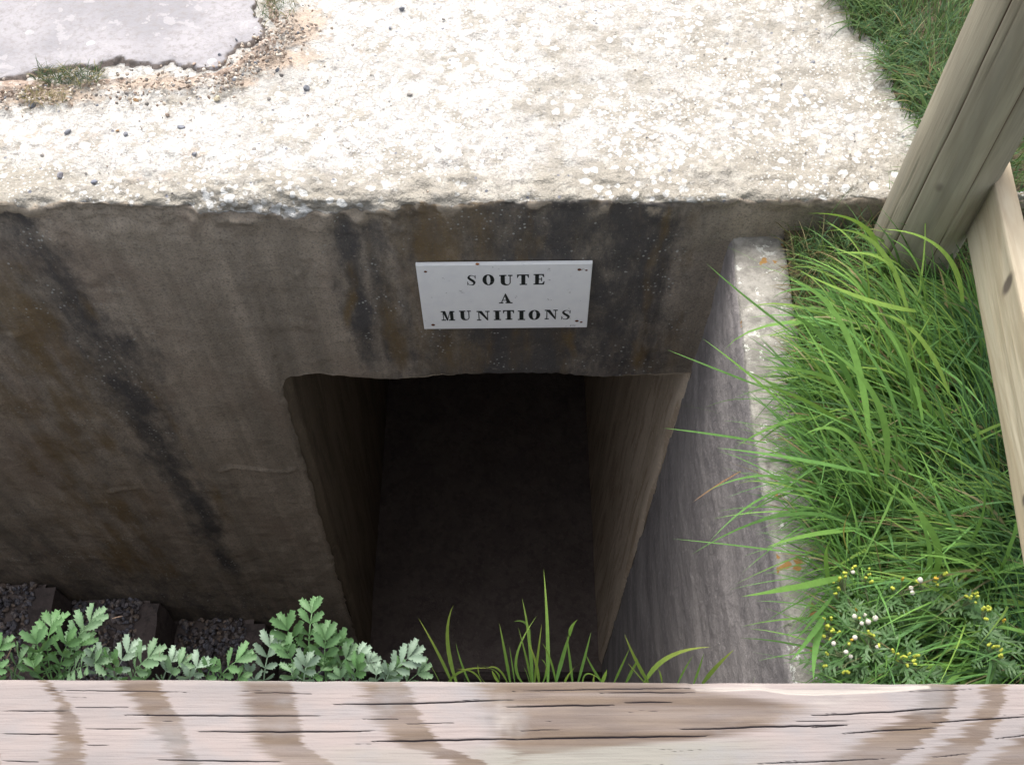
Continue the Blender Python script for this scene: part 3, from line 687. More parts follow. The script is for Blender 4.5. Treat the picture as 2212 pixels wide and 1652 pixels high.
# helper: a blade traced as points in the picture, put at real heights above its root
def traced(pts, z0, z1, wd, col, tipc=None, n=9, pw=1.3, sag=0):
    u = np.array([p[0] for p in pts], float); v = np.array([p[1] for p in pts], float)
    d = np.concatenate([[0], np.cumsum(np.hypot(np.diff(u), np.diff(v)))]); d /= d[-1]; t = np.linspace(0, 1, n+1)
    # smooth resample
    if len(pts) == 3:
        b0, b1, b2 = (1-t)**2, 2*t*(1-t), t**2; m = 2*np.array([u[1], v[1]])-.5*(np.array([u[0], v[0]])+np.array([u[2], v[2]]))
        uu = b0*u[0]+b1*m[0]+b2*u[2]; vv = b0*v[0]+b1*m[1]+b2*v[2]
    else: uu = np.interp(t, d, u); vv = np.interp(t, d, v)
    P = np.array([onz(a, b, z0+(z1-z0)*(1-(1-k)**pw)-sag*k*k) for a, b, k in zip(uu, vv, t)])[None]
    add(*ribbons(P, n, np.array([wd]), np.array([col]), np.array([tipc if tipc is not None else col])))
def c4(x, y): return ((1600+x*.42373)*.8848, (500+y*.42373)*.8848)
def c5(x, y): return ((1600+x*.43394)*.8848, (1150+y*.43394)*.8848)
def c6(x, y): return (x*.44, 1194.5+y*.44)
def c7(x, y): return (796.3+.4*x, 1194.5+.4*y)
def cg(x, y): return (1725.4+.22*x, 1194.5+.22*y)
YG, BG, MG, DG = np.array((.215, .345, .070)), np.array((.145, .285, .062)), np.array((.108, .235, .060)), np.array((.075, .165, .055))
# ---- tall clump leaning over the side wall
CLR = lambda y: np.interp(y, [.4, .75, .95, 1.12, 1.24, 1.34, 1.45], [.61, .60, .60, .62, .675, .75, .79])
NTf = 84; tcx = rng.uniform(.66, .99, NTf); tcy = rng.uniform(.50, 1.36, NTf)
taz = np.interp(tcy, [.5, .8, 1.1, 1.36], [np.pi*1.02, np.pi*.90, np.pi*.80, np.pi*.84])+rng.normal(size=NTf)*.35
tl = rng.uniform(.6, 1.15, NTf)*np.interp(tcx, [.66, .80, .99], [.95, 1.05, .75])*np.interp(tcy, [.5, 1.1, 1.36], [1, 1, .72]); tcol = rng.uniform(.65, 1.25, NTf); tth = rng.uniform(.05, .5, NTf)
N = 3100; ti = rng.integers(NTf, size=N); rx = tcx[ti]+rng.normal(size=N)*.022; ry = tcy[ti]+rng.normal(size=N)*.022; k = (rx > CLR(ry)) & (ry < D-.03); ti, rx, ry = ti[k], rx[k], ry[k]; N = len(rx)
L = rng.uniform(.16, .37, N)*tl[ti]; az = taz[ti]+rng.normal(size=N)*.38; az = np.where(rng.random(N) < .14, az+rng.normal(size=N)*1.5, az)
P = blades(np.stack([rx, ry, gz(rx, ry)], 1), az, L, 0, tth[ti]+rng.uniform(0, .45, N), rng.uniform(.7, 2.5, N), 9)
W_ = rng.uniform(.0028, .0058, N)*np.where(rng.random(N) < .35, rng.uniform(1.5, 2.1, N), 1)
add(*ribbons(P, 9, W_, pick(N, .05, np.array([YG*.85, BG, MG, DG, BG*.9, MG*.85]))*tcol[ti][:, None]))
NN = 420; rx_ = rng.uniform(.598, .655, NN); ry_ = rng.uniform(1.05, D-.02, NN)
P = blades(np.stack([rx_+.012, ry_, gz(rx_+.012, ry_)], 1), rng.uniform(0, 6.28, NN), rng.uniform(.03, .075, NN), 0, rng.uniform(.2, 1.0, NN), rng.uniform(.4, 1.6, NN), 6)
add(*ribbons(P, 6, rng.uniform(.0016, .0032, NN), pick(NN, .35)))
# straw thatch at the foot
N = 1500; rx = rng.uniform(.60, 1.1, N); ry = rng.uniform(.45, 1.42, N)
P = blades(np.stack([rx, ry, gz(rx, ry)+.012], 1), rng.uniform(0, 6.28, N), rng.uniform(.04, .13, N), 0, rng.uniform(1.0, 1.5, N), rng.uniform(-.2, .5, N), 4)
add(*ribbons(P, 4, rng.uniform(.0015, .0035, N), pick(N, 1)*.75))
# thin blue-green blades towards the board
N = 3000; rx = rng.uniform(.86, 1.25, N); ry = rng.uniform(.45, 1.15, N); az = np.pi*.62+.6*fbm(rx*6, ry*6, 3, 2)+rng.normal(size=N)*.35
P = blades(np.stack([rx, ry, gz(rx, ry)], 1), az, rng.uniform(.09, .20, N), 0, rng.uniform(.1, .7, N), rng.uniform(.5, 1.6, N), 7)
add(*ribbons(P, 7, rng.uniform(.0016, .0032, N), pick(N, .05, np.array([(.045, .125, .055), (.06, .15, .07), (.04, .105, .045), (.075, .16, .06)]))))
N = 1700; rx = rng.uniform(.585, .68, N); ry = rng.uniform(.42, 1.34, N); k = rx > CLR(ry)-.02; rx, ry = rx[k], ry[k]; N = len(rx)
P = blades(np.stack([rx, ry, gz(rx, ry)+.005], 1), np.pi*(.95+.25*rng.normal(size=N)), rng.uniform(.06, .20, N)*np.interp(ry, [.4, .7, 1.0, 1.15, 1.34], [1.0, 1.45, 1.2, .7, .4]), 0, rng.uniform(.3, 1.1, N), rng.uniform(.3, 1.3, N), 7)
add(*ribbons(P, 7, rng.uniform(.0025, .0065, N), pick(N, .05, np.array([BG, MG, DG, MG*.9]))))
for pts, wd, cl in (
 ([(1230, 580), (1180, 280), (980, 95)], .012, YG), ([(1300, 330), (1180, 110), (870, 50)], .010, YG), ([(1450, 600), (1260, 220), (960, 160)], .012, YG),
 ([(1400, 480), (1300, 310), (1020, 280)], .011, YG), ([(1770, 560), (1640, 250), (1300, 140)], .014, YG), ([(1560, 600), (1500, 330), (1360, 200)], .011, BG), ([(1640, 830), (1620, 640), (1560, 570)], .007, YG),
 ([(1500, 610), (1200, 540), (830, 380)], .013, YG), ([(1240, 1420), (1090, 720), (750, 420)], .015, BG), ([(1330, 1550), (1250, 1080), (870, 770)], .013, BG),
 ([(1160, 1120), (960, 760), (650, 580)], .011, MG), ([(820, 760), (520, 530), (292, 335)], .006, MG), ([(760, 1170), (520, 960), (272, 770)], .008, BG),
 ([(640, 1060), (360, 950), (65, 833)], .006, MG), ([(620, 1310), (330, 1190), (25, 1150)], .006, MG), ([(640, 1370), (320, 1320), (40, 1285)], .006, MG),
 ([(1100, 1280), (850, 1120), (590, 1040)], .010, BG), ([(960, 1400), (640, 1140), (280, 1170)], .007, MG), ([(1290, 1560), (800, 1460), (350, 1400)], .010, MG),
 ([(1500, 1180), (1450, 900), (1330, 700)], .010, BG), ([(1480, 1300), (1470, 1050), (1430, 850)], .009, MG), ([(1690, 1080), (1500, 740), (1240, 620)], .012, YG),
 ([(1260, 1640), (1080, 1320), (850, 1330)], .010, BG), ([(1340, 1650), (1280, 1380), (1130, 1080)], .011, BG), ([(1640, 900), (1400, 640), (1240, 560)], .011, BG),
 ([(930, 1640), (620, 1560), (300, 1648)], .007, MG), ([(1280, 1480), (1080, 1080), (780, 560)], .013, BG), ([(1190, 1200), (1000, 1000), (560, 930)], .010, BG),
 ([(1420, 1300), (1260, 900), (1000, 640)], .011, MG), ([(1540, 1240), (1400, 820), (1100, 480)], .012, BG), ([(1350, 1400), (1020, 1230), (640, 1090)], .009, MG)):
    P3 = [c4(*p) for p in pts]; traced(P3, -1.55, -1.40+rng.uniform(-.03, .05), wd*1.05, cl*rng.uniform(.85, 1.15), cl*1.15, n=12)
for pts, wd, cl in (([(1040, 200), (700, 110), (300, 400)], .008, MG), ([(1100, 300), (700, 250), (200, 470)], .007, MG), ([(860, 470), (480, 420), (95, 380)], .008, MG),
 ([(1120, 330), (860, 360), (620, 430)], .010, BG), ([(1060, 590), (800, 650), (480, 705)], .012, BG), ([(1560, 600), (1560, 350), (1280, 30)], .014, BG), ([(1500, 610), (1540, 420), (1400, 60)], .010, BG),
 ([(930, 880), (820, 780), (700, 750)], .005, DG), ([(960, 800), (880, 920), (760, 1070)], .010, MG), ([(1000, 700), (900, 820), (780, 960)], .009, MG),
 ([(480, 0), (330, 90), (210, 175)], .0032, np.array((.22, .12, .06))), ([(980, 640), (960, 450), (1010, 380)], .009, BG), ([(1090, 460), (1060, 330), (1110, 200)], .006, np.array((.36, .26, .09))),
 ([(1820, 1000), (1650, 900), (1560, 790)], .012, BG), ([(1980, 1180), (1900, 1050), (1560, 990)], .009, DG), ([(1780, 390), (1850, 200), (1840, 0)], .009, MG), ([(940, 860), (900, 1000), (890, 1180)], .012, MG)):
    P3 = [c5(*p) for p in pts]; traced(P3, -1.58, -1.46+rng.uniform(-.03, .05), wd*.95, cl*rng.uniform(.85, 1.1), cl*1.1, n=12)
flush('grass_clump', 'tall bright green grass clump leaning over the top of the side wall', 'grass clump', origin=(.8, 1.0, -1.71))

# fringe along roof edge on the right and by the bunker corner
N = 1700; y = rng.uniform(D+.02, D+1.4, N); x = np.interp(y, [D, D+.1, D+.25, D+.45, D+.66, D+1, D+1.5], [.90, .93, .925, .885, .84, .81, .82])+rng.uniform(-.015, .10, N)+.02*fbm(y*14, 3.)
P = blades(np.stack([x, y, gz(x, y)+.0*x], 1), np.pi*(.98+.22*rng.normal(size=N)), rng.uniform(.05, .13, N), 0, rng.uniform(.4, .9, N), rng.uniform(.8, 1.7, N), 6)
add(*ribbons(P, 6, rng.uniform(.0025, .0055, N), pick(N, .05)))
N = 260; x = rng.uniform(.62, .90, N); y = rng.uniform(D-.16, D-.02, N)
P = blades(np.stack([x, y, gz(x, y)], 1), rng.uniform(0, 6.28, N), rng.uniform(.06, .15, N), 0, rng.uniform(.1, .8, N), rng.uniform(.3, 1.4, N), 6)
add(*ribbons(P, 6, rng.uniform(.002, .004, N), pick(N, .30)))
flush('grass_fringe', 'short grass spilling over the right edge of the pale roof', 'grass fringe', kind='stuff')

# ---- foreground grass tuft at the bank, blades traced one by one
for pts, wd in (([(450, 700), (370, 530), (268, 348)], .0045), ([(475, 700), (425, 460), (458, 278)], .0065), ([(545, 700), (500, 590), (470, 480)], .003), ([(700, 700), (690, 640), (590, 600)], .003),
 ([(765, 700), (735, 530), (705, 375)], .0045), ([(880, 700), (850, 560), (808, 400)], .004), ([(885, 700), (865, 450), (828, 240)], .0055), ([(968, 700), (965, 400), (945, 82)], .0055), ([(830, 700), (800, 550), (910, 335)], .004),
 ([(895, 700), (915, 540), (935, 380)], .004), ([(1012, 700), (980, 570), (935, 480)], .003), ([(1010, 700), (1060, 520), (1085, 440)], .006), ([(1085, 445), (1100, 390), (1133, 356)], .006), ([(1102, 700), (1085, 560), (1070, 435)], .004),
 ([(1130, 700), (1170, 550), (1202, 422)], .0045), ([(1262, 700), (1210, 620), (1170, 540)], .0035), ([(1262, 700), (1275, 660), (1287, 626)], .006), ([(1512, 700), (1440, 570), (1380, 432)], .005), ([(1325, 700), (1370, 600), (1412, 508)], .0045),
 ([(1388, 700), (1425, 630), (1457, 565)], .006), ([(1492, 700), (1440, 640), (1398, 590)], .004), ([(1488, 705), (1620, 560), (1850, 505)], .0085), ([(1668, 705), (1710, 620), (1755, 548)], .0035), ([(1755, 705), (1785, 620), (1812, 536)], .0035),
 ([(1802, 705), (1880, 610), (1975, 518)], .006), ([(385, 700), (355, 640), (330, 598)], .003), ([(610, 700), (560, 640), (475, 625)], .003), ([(750, 700), (700, 625), (640, 618)], .004), ([(430, 695), (520, 630), (660, 622)], .0035),
 ([(700, 700), (680, 660), (665, 630)], .007), ([(790, 700), (775, 600), (760, 500)], .0035), ([(870, 700), (850, 640), (835, 610)], .008), ([(940, 700), (960, 620), (930, 570)], .0055), ([(1060, 700), (1090, 640), (1150, 590)], .008),
 ([(870, 470), (850, 380), (780, 370)], .004), ([(1585, 705), (1575, 650), (1560, 620)], .003), ([(640, 705), (600, 660), (590, 594)], .0035), ([(920, 705), (905, 600), (860, 470)], .006), ([(1215, 705), (1215, 680), (1220, 650)], .003), ([(1155, 705), (1180, 650), (1250, 680)], .003)):
    cl = (BG*.75, MG*.9, YG*.62)[rng.integers(3)]*rng.uniform(.9, 1.2)
    traced([c7(*p) for p in pts], -1.60, -1.50, wd*1.2, cl, cl*np.array([1.5, 1.1, 1.0]), n=9)
N = 130; x = rng.uniform(-.20, .36, N); y = rng.uniform(.36, YB, N)
P = blades(np.stack([x, y, np.full(N, ZB-.01)], 1), rng.uniform(.6, 2.5, N), rng.uniform(.05, .12, N), 0, rng.uniform(.1, .6, N), rng.uniform(.2, 1.2, N), 6)
add(*ribbons(P, 6, rng.uniform(.003, .006, N), pick(N, .06)))
flush('grass_tuft', 'sparse green grass blades rising behind the rail in front of the dark doorway', 'grass tuft', origin=(.08, .42, -1.64))
# moss / weed tufts on the roof
for cu, cv, su, sv, NN, lb, dk in ((150, 175, .075, .028, 420, 'dark green moss and weed tuft in the crack left of the roof', 1), (600, 22, .05, .05, 130, 'small sparse weed tuft behind the slab corner at the top', .9), (100, 218, .05, .02, 120, 'dry curled weed remains on the soil below the dark moss', 0)):
    c = onz(cu, cv, zr); x = c[0]+np.clip(rng.normal(size=NN), -1.5, 1.5)*su*.6; y = c[1]+np.clip(rng.normal(size=NN), -1.5, 1.5)*sv*.6
    P = blades(np.stack([x, y, np.full(NN, zr+.008)], 1), rng.uniform(0, 6.28, NN), rng.uniform(.015, .045, NN), 0, rng.uniform(.2, 1.1, NN), rng.uniform(.5, 2.4, NN), 5)
    add(*ribbons(P, 5, rng.uniform(.001, .0024, NN), pick(NN, .30 if dk else .95, np.array([(.04, .065, .035), (.05, .085, .045), (.035, .05, .04)]))))
    flush('weed_tuft', lb, 'weed', origin=tuple(c))

# ================================================================== SILVERWEED at the bank
def leaf_curve(b, t, z0, z1, n=14, arch=.02):
    Pb, Pt = onz(*b, z0), onz(*t, z1); Pt = Pb+(Pt-Pb)*.84; k = np.linspace(0, 1, n)[:, None]; P = Pb*(1-k)+Pt*k; P[:, 2] += arch*np.sin(k[:, 0]*np.pi*.9)
    return P
_teeth = 6
def leaflet(o, d, up, L, Wd, col, bend):
    """toothed wedge-shaped leaflet, folded along its midrib"""
    s_ = np.cross(d, up); s_ /= np.linalg.norm(s_); n = _teeth*2+1; V = []
    for i in range(n):
        t = i/(n-1); env = min(1, (t*1.45+.08)**.85)*max(0, 1-t**4.)**.6; out_ = i % 2 == 1
        wdt = Wd*.5*env*(1.06 if out_ else .70); fw = .13 if out_ else -.01
        m = o+d*L*t+up*(-bend*L*t*t); e = m+d*L*fw*(.4+.6*t)+up*wdt*.45
        V += [e+s_*wdt, m, e-s_*wdt]
    F = []
    for i in range(n-1):
        a = 3*i; F += [(a, a+1, a+4, a+3), (a+1, a+2, a+5, a+4)]
    base = np.repeat([col], len(V), 0); base[1::3] *= 1.18
    return np.array(V), np.array(F), base
def pinnate(P, pairs=6, size=.03, col=(.2, .3, .2), tilt=.3):
    """feather leaf: stalk P with leaflets growing towards the tip"""
    n = len(P); seg = np.gradient(P, axis=0); Lt = np.linalg.norm(P[-1]-P[0])
    t_ = np.linspace(.12, .97, pairs); up0 = np.array([0, 0, 1.])
    Wp = np.full(1, .0035); add(*ribbons(P[None], n-1, Wp, np.array([np.array(col)*1.1]), None, prof=np.linspace(1, .4, n)))
    for j, t in enumerate(t_):
        q = t*(n-1); i = min(int(q), n-2); o = P[i]+(P[i+1]-P[i])*(q-i); d = seg[i]/np.linalg.norm(seg[i])
        up = up0-d*np.dot(up0, d)+rng.normal(size=3)*.12; up /= np.linalg.norm(up); s_ = np.cross(d, up); s_ /= np.linalg.norm(s_)
        sz = size*(.40+.60*sm(t, 0, .75))*rng.uniform(.9, 1.1)
        for sg in (-1, 1):
            ang = math.radians(58-22*t+rng.normal()*6); dd_ = d*math.cos(ang)+s_*sg*math.sin(ang)+up*tilt*rng.uniform(.6, 1.3); dd_ /= np.linalg.norm(dd_)
            upl = up-dd_*np.dot(up, dd_); upl /= np.linalg.norm(upl)
            add(*leaflet(o, dd_, upl, sz, sz*.56, np.array(col)*rng.uniform(.85, 1.15), rng.uniform(.05, .4)))
        if 0 < j < pairs-2:
            for sg in (-1, 1):
                dd_ = d*.55+s_*sg*.8+up*.2; dd_ /= np.linalg.norm(dd_); add(*leaflet(o-d*sz*.3, dd_, up, sz*.3, sz*.2, np.array(col), .1))
    d = seg[-1]/np.linalg.norm(seg[-1]); up = up0-d*np.dot(up0, d); up /= np.linalg.norm(up)
    add(*leaflet(P[-1]-d*.002, d, up, size*.95, size*.58, np.array(col), .25))
SG = [(.115, .195, .100), (.09, .18, .070), (.175, .245, .175), (.075, .160, .055)]
plants = [
 ('pair of tall silvery-green feathery leaves at the far left of the bank', [((270, 640), (262, 300)), ((300, 640), (490, 275)), ((265, 620), (170, 400)), ((280, 640), (345, 400)), ((285, 640), (430, 410)), ((280, 600), (520, 520)), ((265, 640), (160, 545))], 3),
 ('small silverweed plant at the extreme left edge of the frame', [((-20, 640), (15, 440)), ((60, 650), (110, 485)), ((30, 650), (-10, 560)), ((70, 650), (165, 500))], 3),
 ('low silvery plant right of the tall leaf pair, close to the rail', [((560, 660), (650, 450)), ((600, 670), (560, 510)), ((640, 660), (760, 480)), ((560, 660), (480, 490))], 2),
 ('spread silverweed with a wide toothed leaf left of a small curled one', [((790, 680), (860, 500)), ((780, 680), (700, 580)), ((810, 690), (905, 520)), ((930, 690), (985, 535))], 2),
 ('silverweed with one long leaf reaching right beside the gravel steps', [((1030, 670), (1195, 500)), ((1000, 690), (920, 590)), ((1060, 680), (1200, 600)), ((1000, 680), (1040, 540))], 1),
 ('tallest silverweed plant with a pale upright leaf against the shaded wall', [((1525, 620), (1540, 225)), ((1290, 680), (1340, 410)), ((1530, 560), (1390, 335)), ((1610, 660), (1600, 375)), ((1620, 640), (1680, 400)), ((1300, 680), (1215, 560)), ((1520, 650), (1390, 440)), ((1620, 660), (1720, 480))], 1),
 ('silverweed with a broad pale leaf rising just above the rail', [((1500, 700), (1510, 525)), ((1500, 700), (1600, 550)), ((1490, 700), (1425, 560))], 2),
 ('small fan-shaped silverweed leaves between the tallest plant and the doorway', [((1720, 700), (1770, 470)), ((1740, 700), (1760, 540)), ((1740, 700), (1660, 590)), ((1740, 700), (1825, 500))], 2),
 ('silverweed with a drooping pale leaf next to the grass blades', [((1850, 680), (2040, 480)), ((1840, 700), (1960, 540)), ((1880, 700), (2090, 560)), ((1850, 700), (1850, 570)), ((1870, 690), (1920, 560))], 2)]
for pi_, (lb, lv, kc) in enumerate(plants):
    b0 = onz(*c6(*lv[0][0]), ZB)
    for li, (bb, tt) in enumerate(lv):
        if tt[1] > 470 and kc != 3: pass
        P = leaf_curve(c6(bb[0], bb[1]+40), c6(*tt), ZB+.01, ZB+.07+rng.uniform(0, .05), arch=rng.uniform(.005, .03))
        ln = np.linalg.norm(P[-1]-P[0]); pinnate(P, int(np.clip(ln/.018, 4, 7)), np.clip(ln*.30, .017, .031), np.array(SG[(kc+li) % 4 if li % 3 else kc])*rng.uniform(.9, 1.15), rng.uniform(.1, .5))
    flush('silverweed_plant', lb, 'leafy plant', group='silverweed plants along the bank', origin=tuple(b0), mat=M_LEAF)
# undergrowth under the rail so the bank is leafy from every side
for _ in range(46):
    x = rng.uniform(-1.4, .30); y = rng.uniform(.0, .385); a = rng.uniform(0, 6.28); L = rng.uniform(.07, .12)
    k = np.linspace(0, 1, 10)[:, None]; P = np.array([[x, y, ZB]])+k*np.array([[math.cos(a)*L, abs(math.sin(a))*L*.6, .03]]); P[:, 2] += .02*np.sin(k[:, 0]*3)
    if P[-1, 1] > YB+.03: continue
    pinnate(P, 5, L*.3, np.array(SG[rng.integers(4)]), .3)
flush('silverweed_mat', 'low mat of silverweed leaves on the bank under the rail', 'ground cover', kind='stuff', mat=M_LEAF)
# dry stalks
for pts in ([(10, 560), (45, 490), (65, 440)], [(20, 600), (30, 560), (55, 545)], [(770, 560), (780, 510), (788, 465)], [(905, 525), (920, 508), (938, 497)], [(550, 320), (580, 312), (605, 308)]):
    traced([c6(*p) for p in pts], -1.58, -1.52, .002, np.array((.30, .2, .15)), n=6)
flush('dry_stalks', 'thin dry brown stalks sticking up among the silverweed', 'dry stalks', kind='stuff')

# ================================================================== GROUNDSEL with small yellow and white heads
M_STEM = mat_plain('weed_stem', (.16, .19, .09)); M_YEL = mat_plain('yellow_head', (.42, .46, .06), sc=400, var=.35); M_ORG = mat_plain('orange_head', (.52, .33, .03), sc=400); M_PUFF = mat_plain('seed_puff', (.56, .53, .46), .9, .1, 500, .25); M_WGR = mat_leaf('weed_leaf', .2)
def tube(pts, r0, r1, k=6):
    P = np.array(pts); n = len(P); V = []
    tg = np.gradient(P, axis=0)
    for i in range(n):
        d = tg[i]/np.linalg.norm(tg[i]); a = np.cross(d, (0.3, .2, 1)); a /= np.linalg.norm(a); b = np.cross(d, a); r = r0+(r1-r0)*i/(n-1)
        for j in range(k): an = 2*math.pi*j/k; V.append(P[i]+r*(a*math.cos(an)+b*math.sin(an)))
    i, j = np.meshgrid(np.arange(n-1), np.arange(k), indexing='ij'); F = np.stack([i*k+j, i*k+(j+1) % k, (i+1)*k+(j+1) % k, (i+1)*k+j], -1).reshape(-1, 4)
    return np.array(V), F
def head_mesh(nm, mat, puff):
    prof = [(0, 0), (.0020, .0003), (.0026, .002), (.0024, .005), (.0018, .0068), (.0024, .0078), (.0018, .0088), (0, .009)] if not puff else [(0, 0), (.0015, .0004), (.0034, .0025), (.0040, .005), (.0034, .0075), (.0015, .0090), (0, .0093)]
    k = 10; V = np.array([(r*math.cos(2*math.pi*j/k)*(1+.12*(j % 2)), r*math.sin(2*math.pi*j/k)*(1+.12*(j % 2)), z) for r, z in prof for j in range(k)])
    i, j = np.meshgrid(np.arange(len(prof)-1), np.arange(k), indexing='ij'); F = np.stack([i*k+j, i*k+(j+1) % k, (i+1)*k+(j+1) % k, (i+1)*k+j], -1).reshape(-1, 4)
    me_o = mesh(nm, V, F, mat); me = me_o.data; bpy.data.objects.remove(me_o); return me
HY, HO, HP = head_mesh('flower_head', M_YEL, 0), head_mesh('flower_head', M_ORG, 0), head_mesh('seed_head', M_PUFF, 1)
gr = [
 ('yellow-flowered weed sprawling nearest the side wall, left of its group', (720, 1290), [(430, 190, 0), (415, 245, 0), (385, 270, 0), (345, 290, 0), (465, 225, 0), (400, 365, 0), (375, 395, 0), (565, 125, 0), (525, 155, 0), (517, 187, 2), (690, 160, 0), (680, 215, 0), (655, 240, 0), (700, 290, 0), (565, 560, 1), (590, 600, 0), (590, 640, 0), (633, 610, 2), (637, 650, 2), (550, 650, 2), (670, 692, 2), (738, 665, 2), (620, 698, 2)]),
 ('low yellow-flowered weed at the wall end, in front by the rail', (800, 1330), [(260, 650, 0), (320, 655, 0), (290, 700, 0), (265, 710, 0), (335, 740, 0), (275, 750, 0), (310, 770, 0), (260, 820, 0), (380, 795, 0), (300, 860, 0), (345, 906, 2), (438, 968, 2), (490, 1020, 2), (535, 835, 2), (512, 852, 1), (490, 880, 0), (470, 1160, 0), (430, 1180, 0), (240, 1110, 0), (290, 1000, 0), (700, 785, 0), (730, 800, 0), (690, 795, 0), (785, 885, 0), (750, 912, 2)]),
 ('yellow-flowered weed with a dense yellow cluster low in the middle', (1190, 1330), [(930, 975, 0), (960, 990, 0), (1035, 1010, 0), (950, 1035, 0), (1000, 1030, 0), (1075, 1000, 0), (1140, 1000, 0), (1110, 1065, 0), (1130, 1085, 0), (1060, 1080, 0), (1120, 1020, 0)]),
 ('taller weed with orange-yellow heads and long reddish stem on the right', (1180, 860), [(1330, 205, 1), (1325, 240, 1), (1350, 245, 0), (1320, 270, 0), (1365, 310, 0), (1415, 195, 0), (1420, 215, 0), (1015, 265, 1), (1150, 265, 0), (1195, 290, 2), (1110, 337, 2), (1115, 397, 2), (910, 335, 0), (1630, 415, 0), (1680, 410, 0), (1725, 405, 0), (1745, 430, 0), (1680, 450, 0), (1740, 490, 0)]),
 ('yellow-flowered weed at the far right by the pale board', (1760, 1130), [(1800, 560, 0), (1830, 545, 0), (1850, 560, 0), (1890, 545, 0), (1820, 640, 0), (2000, 665, 1), (2010, 675, 0), (1850, 910, 0), (1930, 915, 0), (1975, 965, 0), (2000, 1020, 0), (1990, 1010, 0), (1900, 930, 0)])]
for gi, (lb, rt, hd) in enumerate(gr):
    zb = -1.70; root = onz(*cg(*rt), zb)
    wd_ = empty('flowering_weed', tuple(root), lb, 'flowering weed', 'yellow-flowered weeds by the wall end')
    hp = []
    for (a, b, kd) in hd: hp.append((onz(*cg(a, b), -1.565+rng.uniform(-.02, .02)), kd))
    # cluster heads: greedy
    cl = []
    for p, kd in hp:
        for c in cl:
            if np.linalg.norm(c[0]-p) < .035: c[1].append((p, kd)); break
        else: cl.append([p, [(p, kd)]])
    tubes = []; mid = root+np.array([0, 0, .03])
    for c in cl:
        m = np.mean([p for p, _ in c[1]], 0)-np.array([0, 0, .022]); k = np.linspace(0, 1, 9)[:, None]
        path = root*(1-k)+m*k; path[:, 2] += .02*np.sin(k[:, 0]*3.1); path += rng.normal(size=3)*.006*np.sin(k*3.1)
        tubes.append(tube(path, .0021, .0013))
        for p, kd in c[1]:
            tubes.append(tube([path[-2], (path[-1]+p)/2-np.array([0, 0, .002]), p], .0010, .0007, 5))
        for q in range(2, 8):
            for _ in range(2):
                o_ = path[q]+rng.normal(size=3)*.001; az = rng.uniform(0, 6.28); Lf = rng.uniform(.035, .065); k2 = np.linspace(0, 1, 7)[:, None]
                Pl = o_+k2*Lf*np.array([[math.cos(az), math.sin(az), .35]]); Pl[:, 2] -= .012*k2[:, 0]**2
                cl_ = np.array([(.085, .17, .06), (.11, .195, .075), (.065, .145, .045)][rng.integers(3)])
                add(*ribbons(Pl[None], 6, np.array([.006]), cl_[None]))
                for w_ in np.linspace(.3, .9, 4):
                    for sg in (-1, 1):
                        a2 = az+sg*rng.uniform(.7, 1.1); st_ = Pl[int(w_*6)]; l2 = Lf*.32*math.sin(math.pi*(w_*.8+.15)); k3 = np.linspace(0, 1, 3)[:, None]
                        add(*ribbons((st_+k3*l2*np.array([[math.cos(a2), math.sin(a2), .15]]))[None], 2, np.array([.0040]), cl_[None], prof=np.array([.9, 1, .15])))
    a, b = join(tubes); mesh('stem', a, b, M_STEM, wd_, origin=root)
    o = mesh('foliage', np.concatenate(Vs), np.concatenate(Fs), M_WGR, wd_, attrs=dict(col=np.concatenate(Cs)), origin=root); Vs, Fs, Cs, n0 = [], [], [], 0
    for p, kd in hp:
        ob = bpy.data.objects.new('seed_head' if kd == 2 else 'flower_head', (HY, HO, HP)[kd]); link(ob, wd_); ob.location = Vector(p-root)
        ob.rotation_euler = (rng.normal()*.5, rng.normal()*.5, rng.uniform(0, 6)); sc_ = rng.uniform(.75, 1.05); ob.scale = (sc_,)*3

# ================================================================== WOODEN FENCE on the right: round post + low board
PB = onz(1957, 560, -1.72); PR = .088
fence = empty('wooden_fence', (PB[0], PB[1], -1.72), 'wooden fence on the right, round greenish post with a pale low board behind it', 'fence')
OF = np.array([PB[0], PB[1], -1.72])
na, nh = 220, 330
hs = np.linspace(-.12, 1.42, nh); an = np.linspace(0, 2*np.pi, na, endpoint=False)
Hh, An = np.meshgrid(hs, an, indexing='ij')
rad = PR*(1+.012*fbm(np.cos(An)*2, np.sin(An)*2, Hh*1.5, 3)+.004*fbm(An*14, Hh*1.2, 3, 3)*0)
# drying cracks that run the length of the post (angles facing the camera)
fa = math.atan2(-PB[1], -PB[0])   # azimuth towards the camera
crk = np.zeros_like(An)
for off, h0, h1, wd, dp in ((-.42, .0, 1.45, .020, .007), (.55, .02, 1.45, .014, .005), (-.20, .52, 1.0, .009, .003), (-.72, .0, .35, .010, .003), (1.15, .1, .9, .012, .004), (-.05, .95, 1.3, .008, .002)):
    ac = fa+off+.05*fbm(Hh*3, off*9, 0, 3); da = (An-ac+np.pi) % (2*np.pi)-np.pi
    g = np.exp(-(da/wd)**2)*sm(Hh, h0-.03, h0+.08)*sm(Hh, h1+.03, h1-.08); rad -= dp*g; crk = np.maximum(crk, g*min(1, dp/.005))
knt = np.zeros_like(An)
for off, hh_, s1, s2 in ((-.05, .30, .16, .020), (.30, .72, .15, .022), (-.6, 1.02, .12, .02), (.15, 1.15, .2, .03)):
    da = (An-fa-off+np.pi) % (2*np.pi)-np.pi; g = np.exp(-(da/s1)**2-((Hh-hh_)/s2)**2); knt = np.maximum(knt, .62*g); rad += .002*g
V = np.stack([rad*np.cos(An), rad*np.sin(An), Hh], -1).reshape(-1, 3)
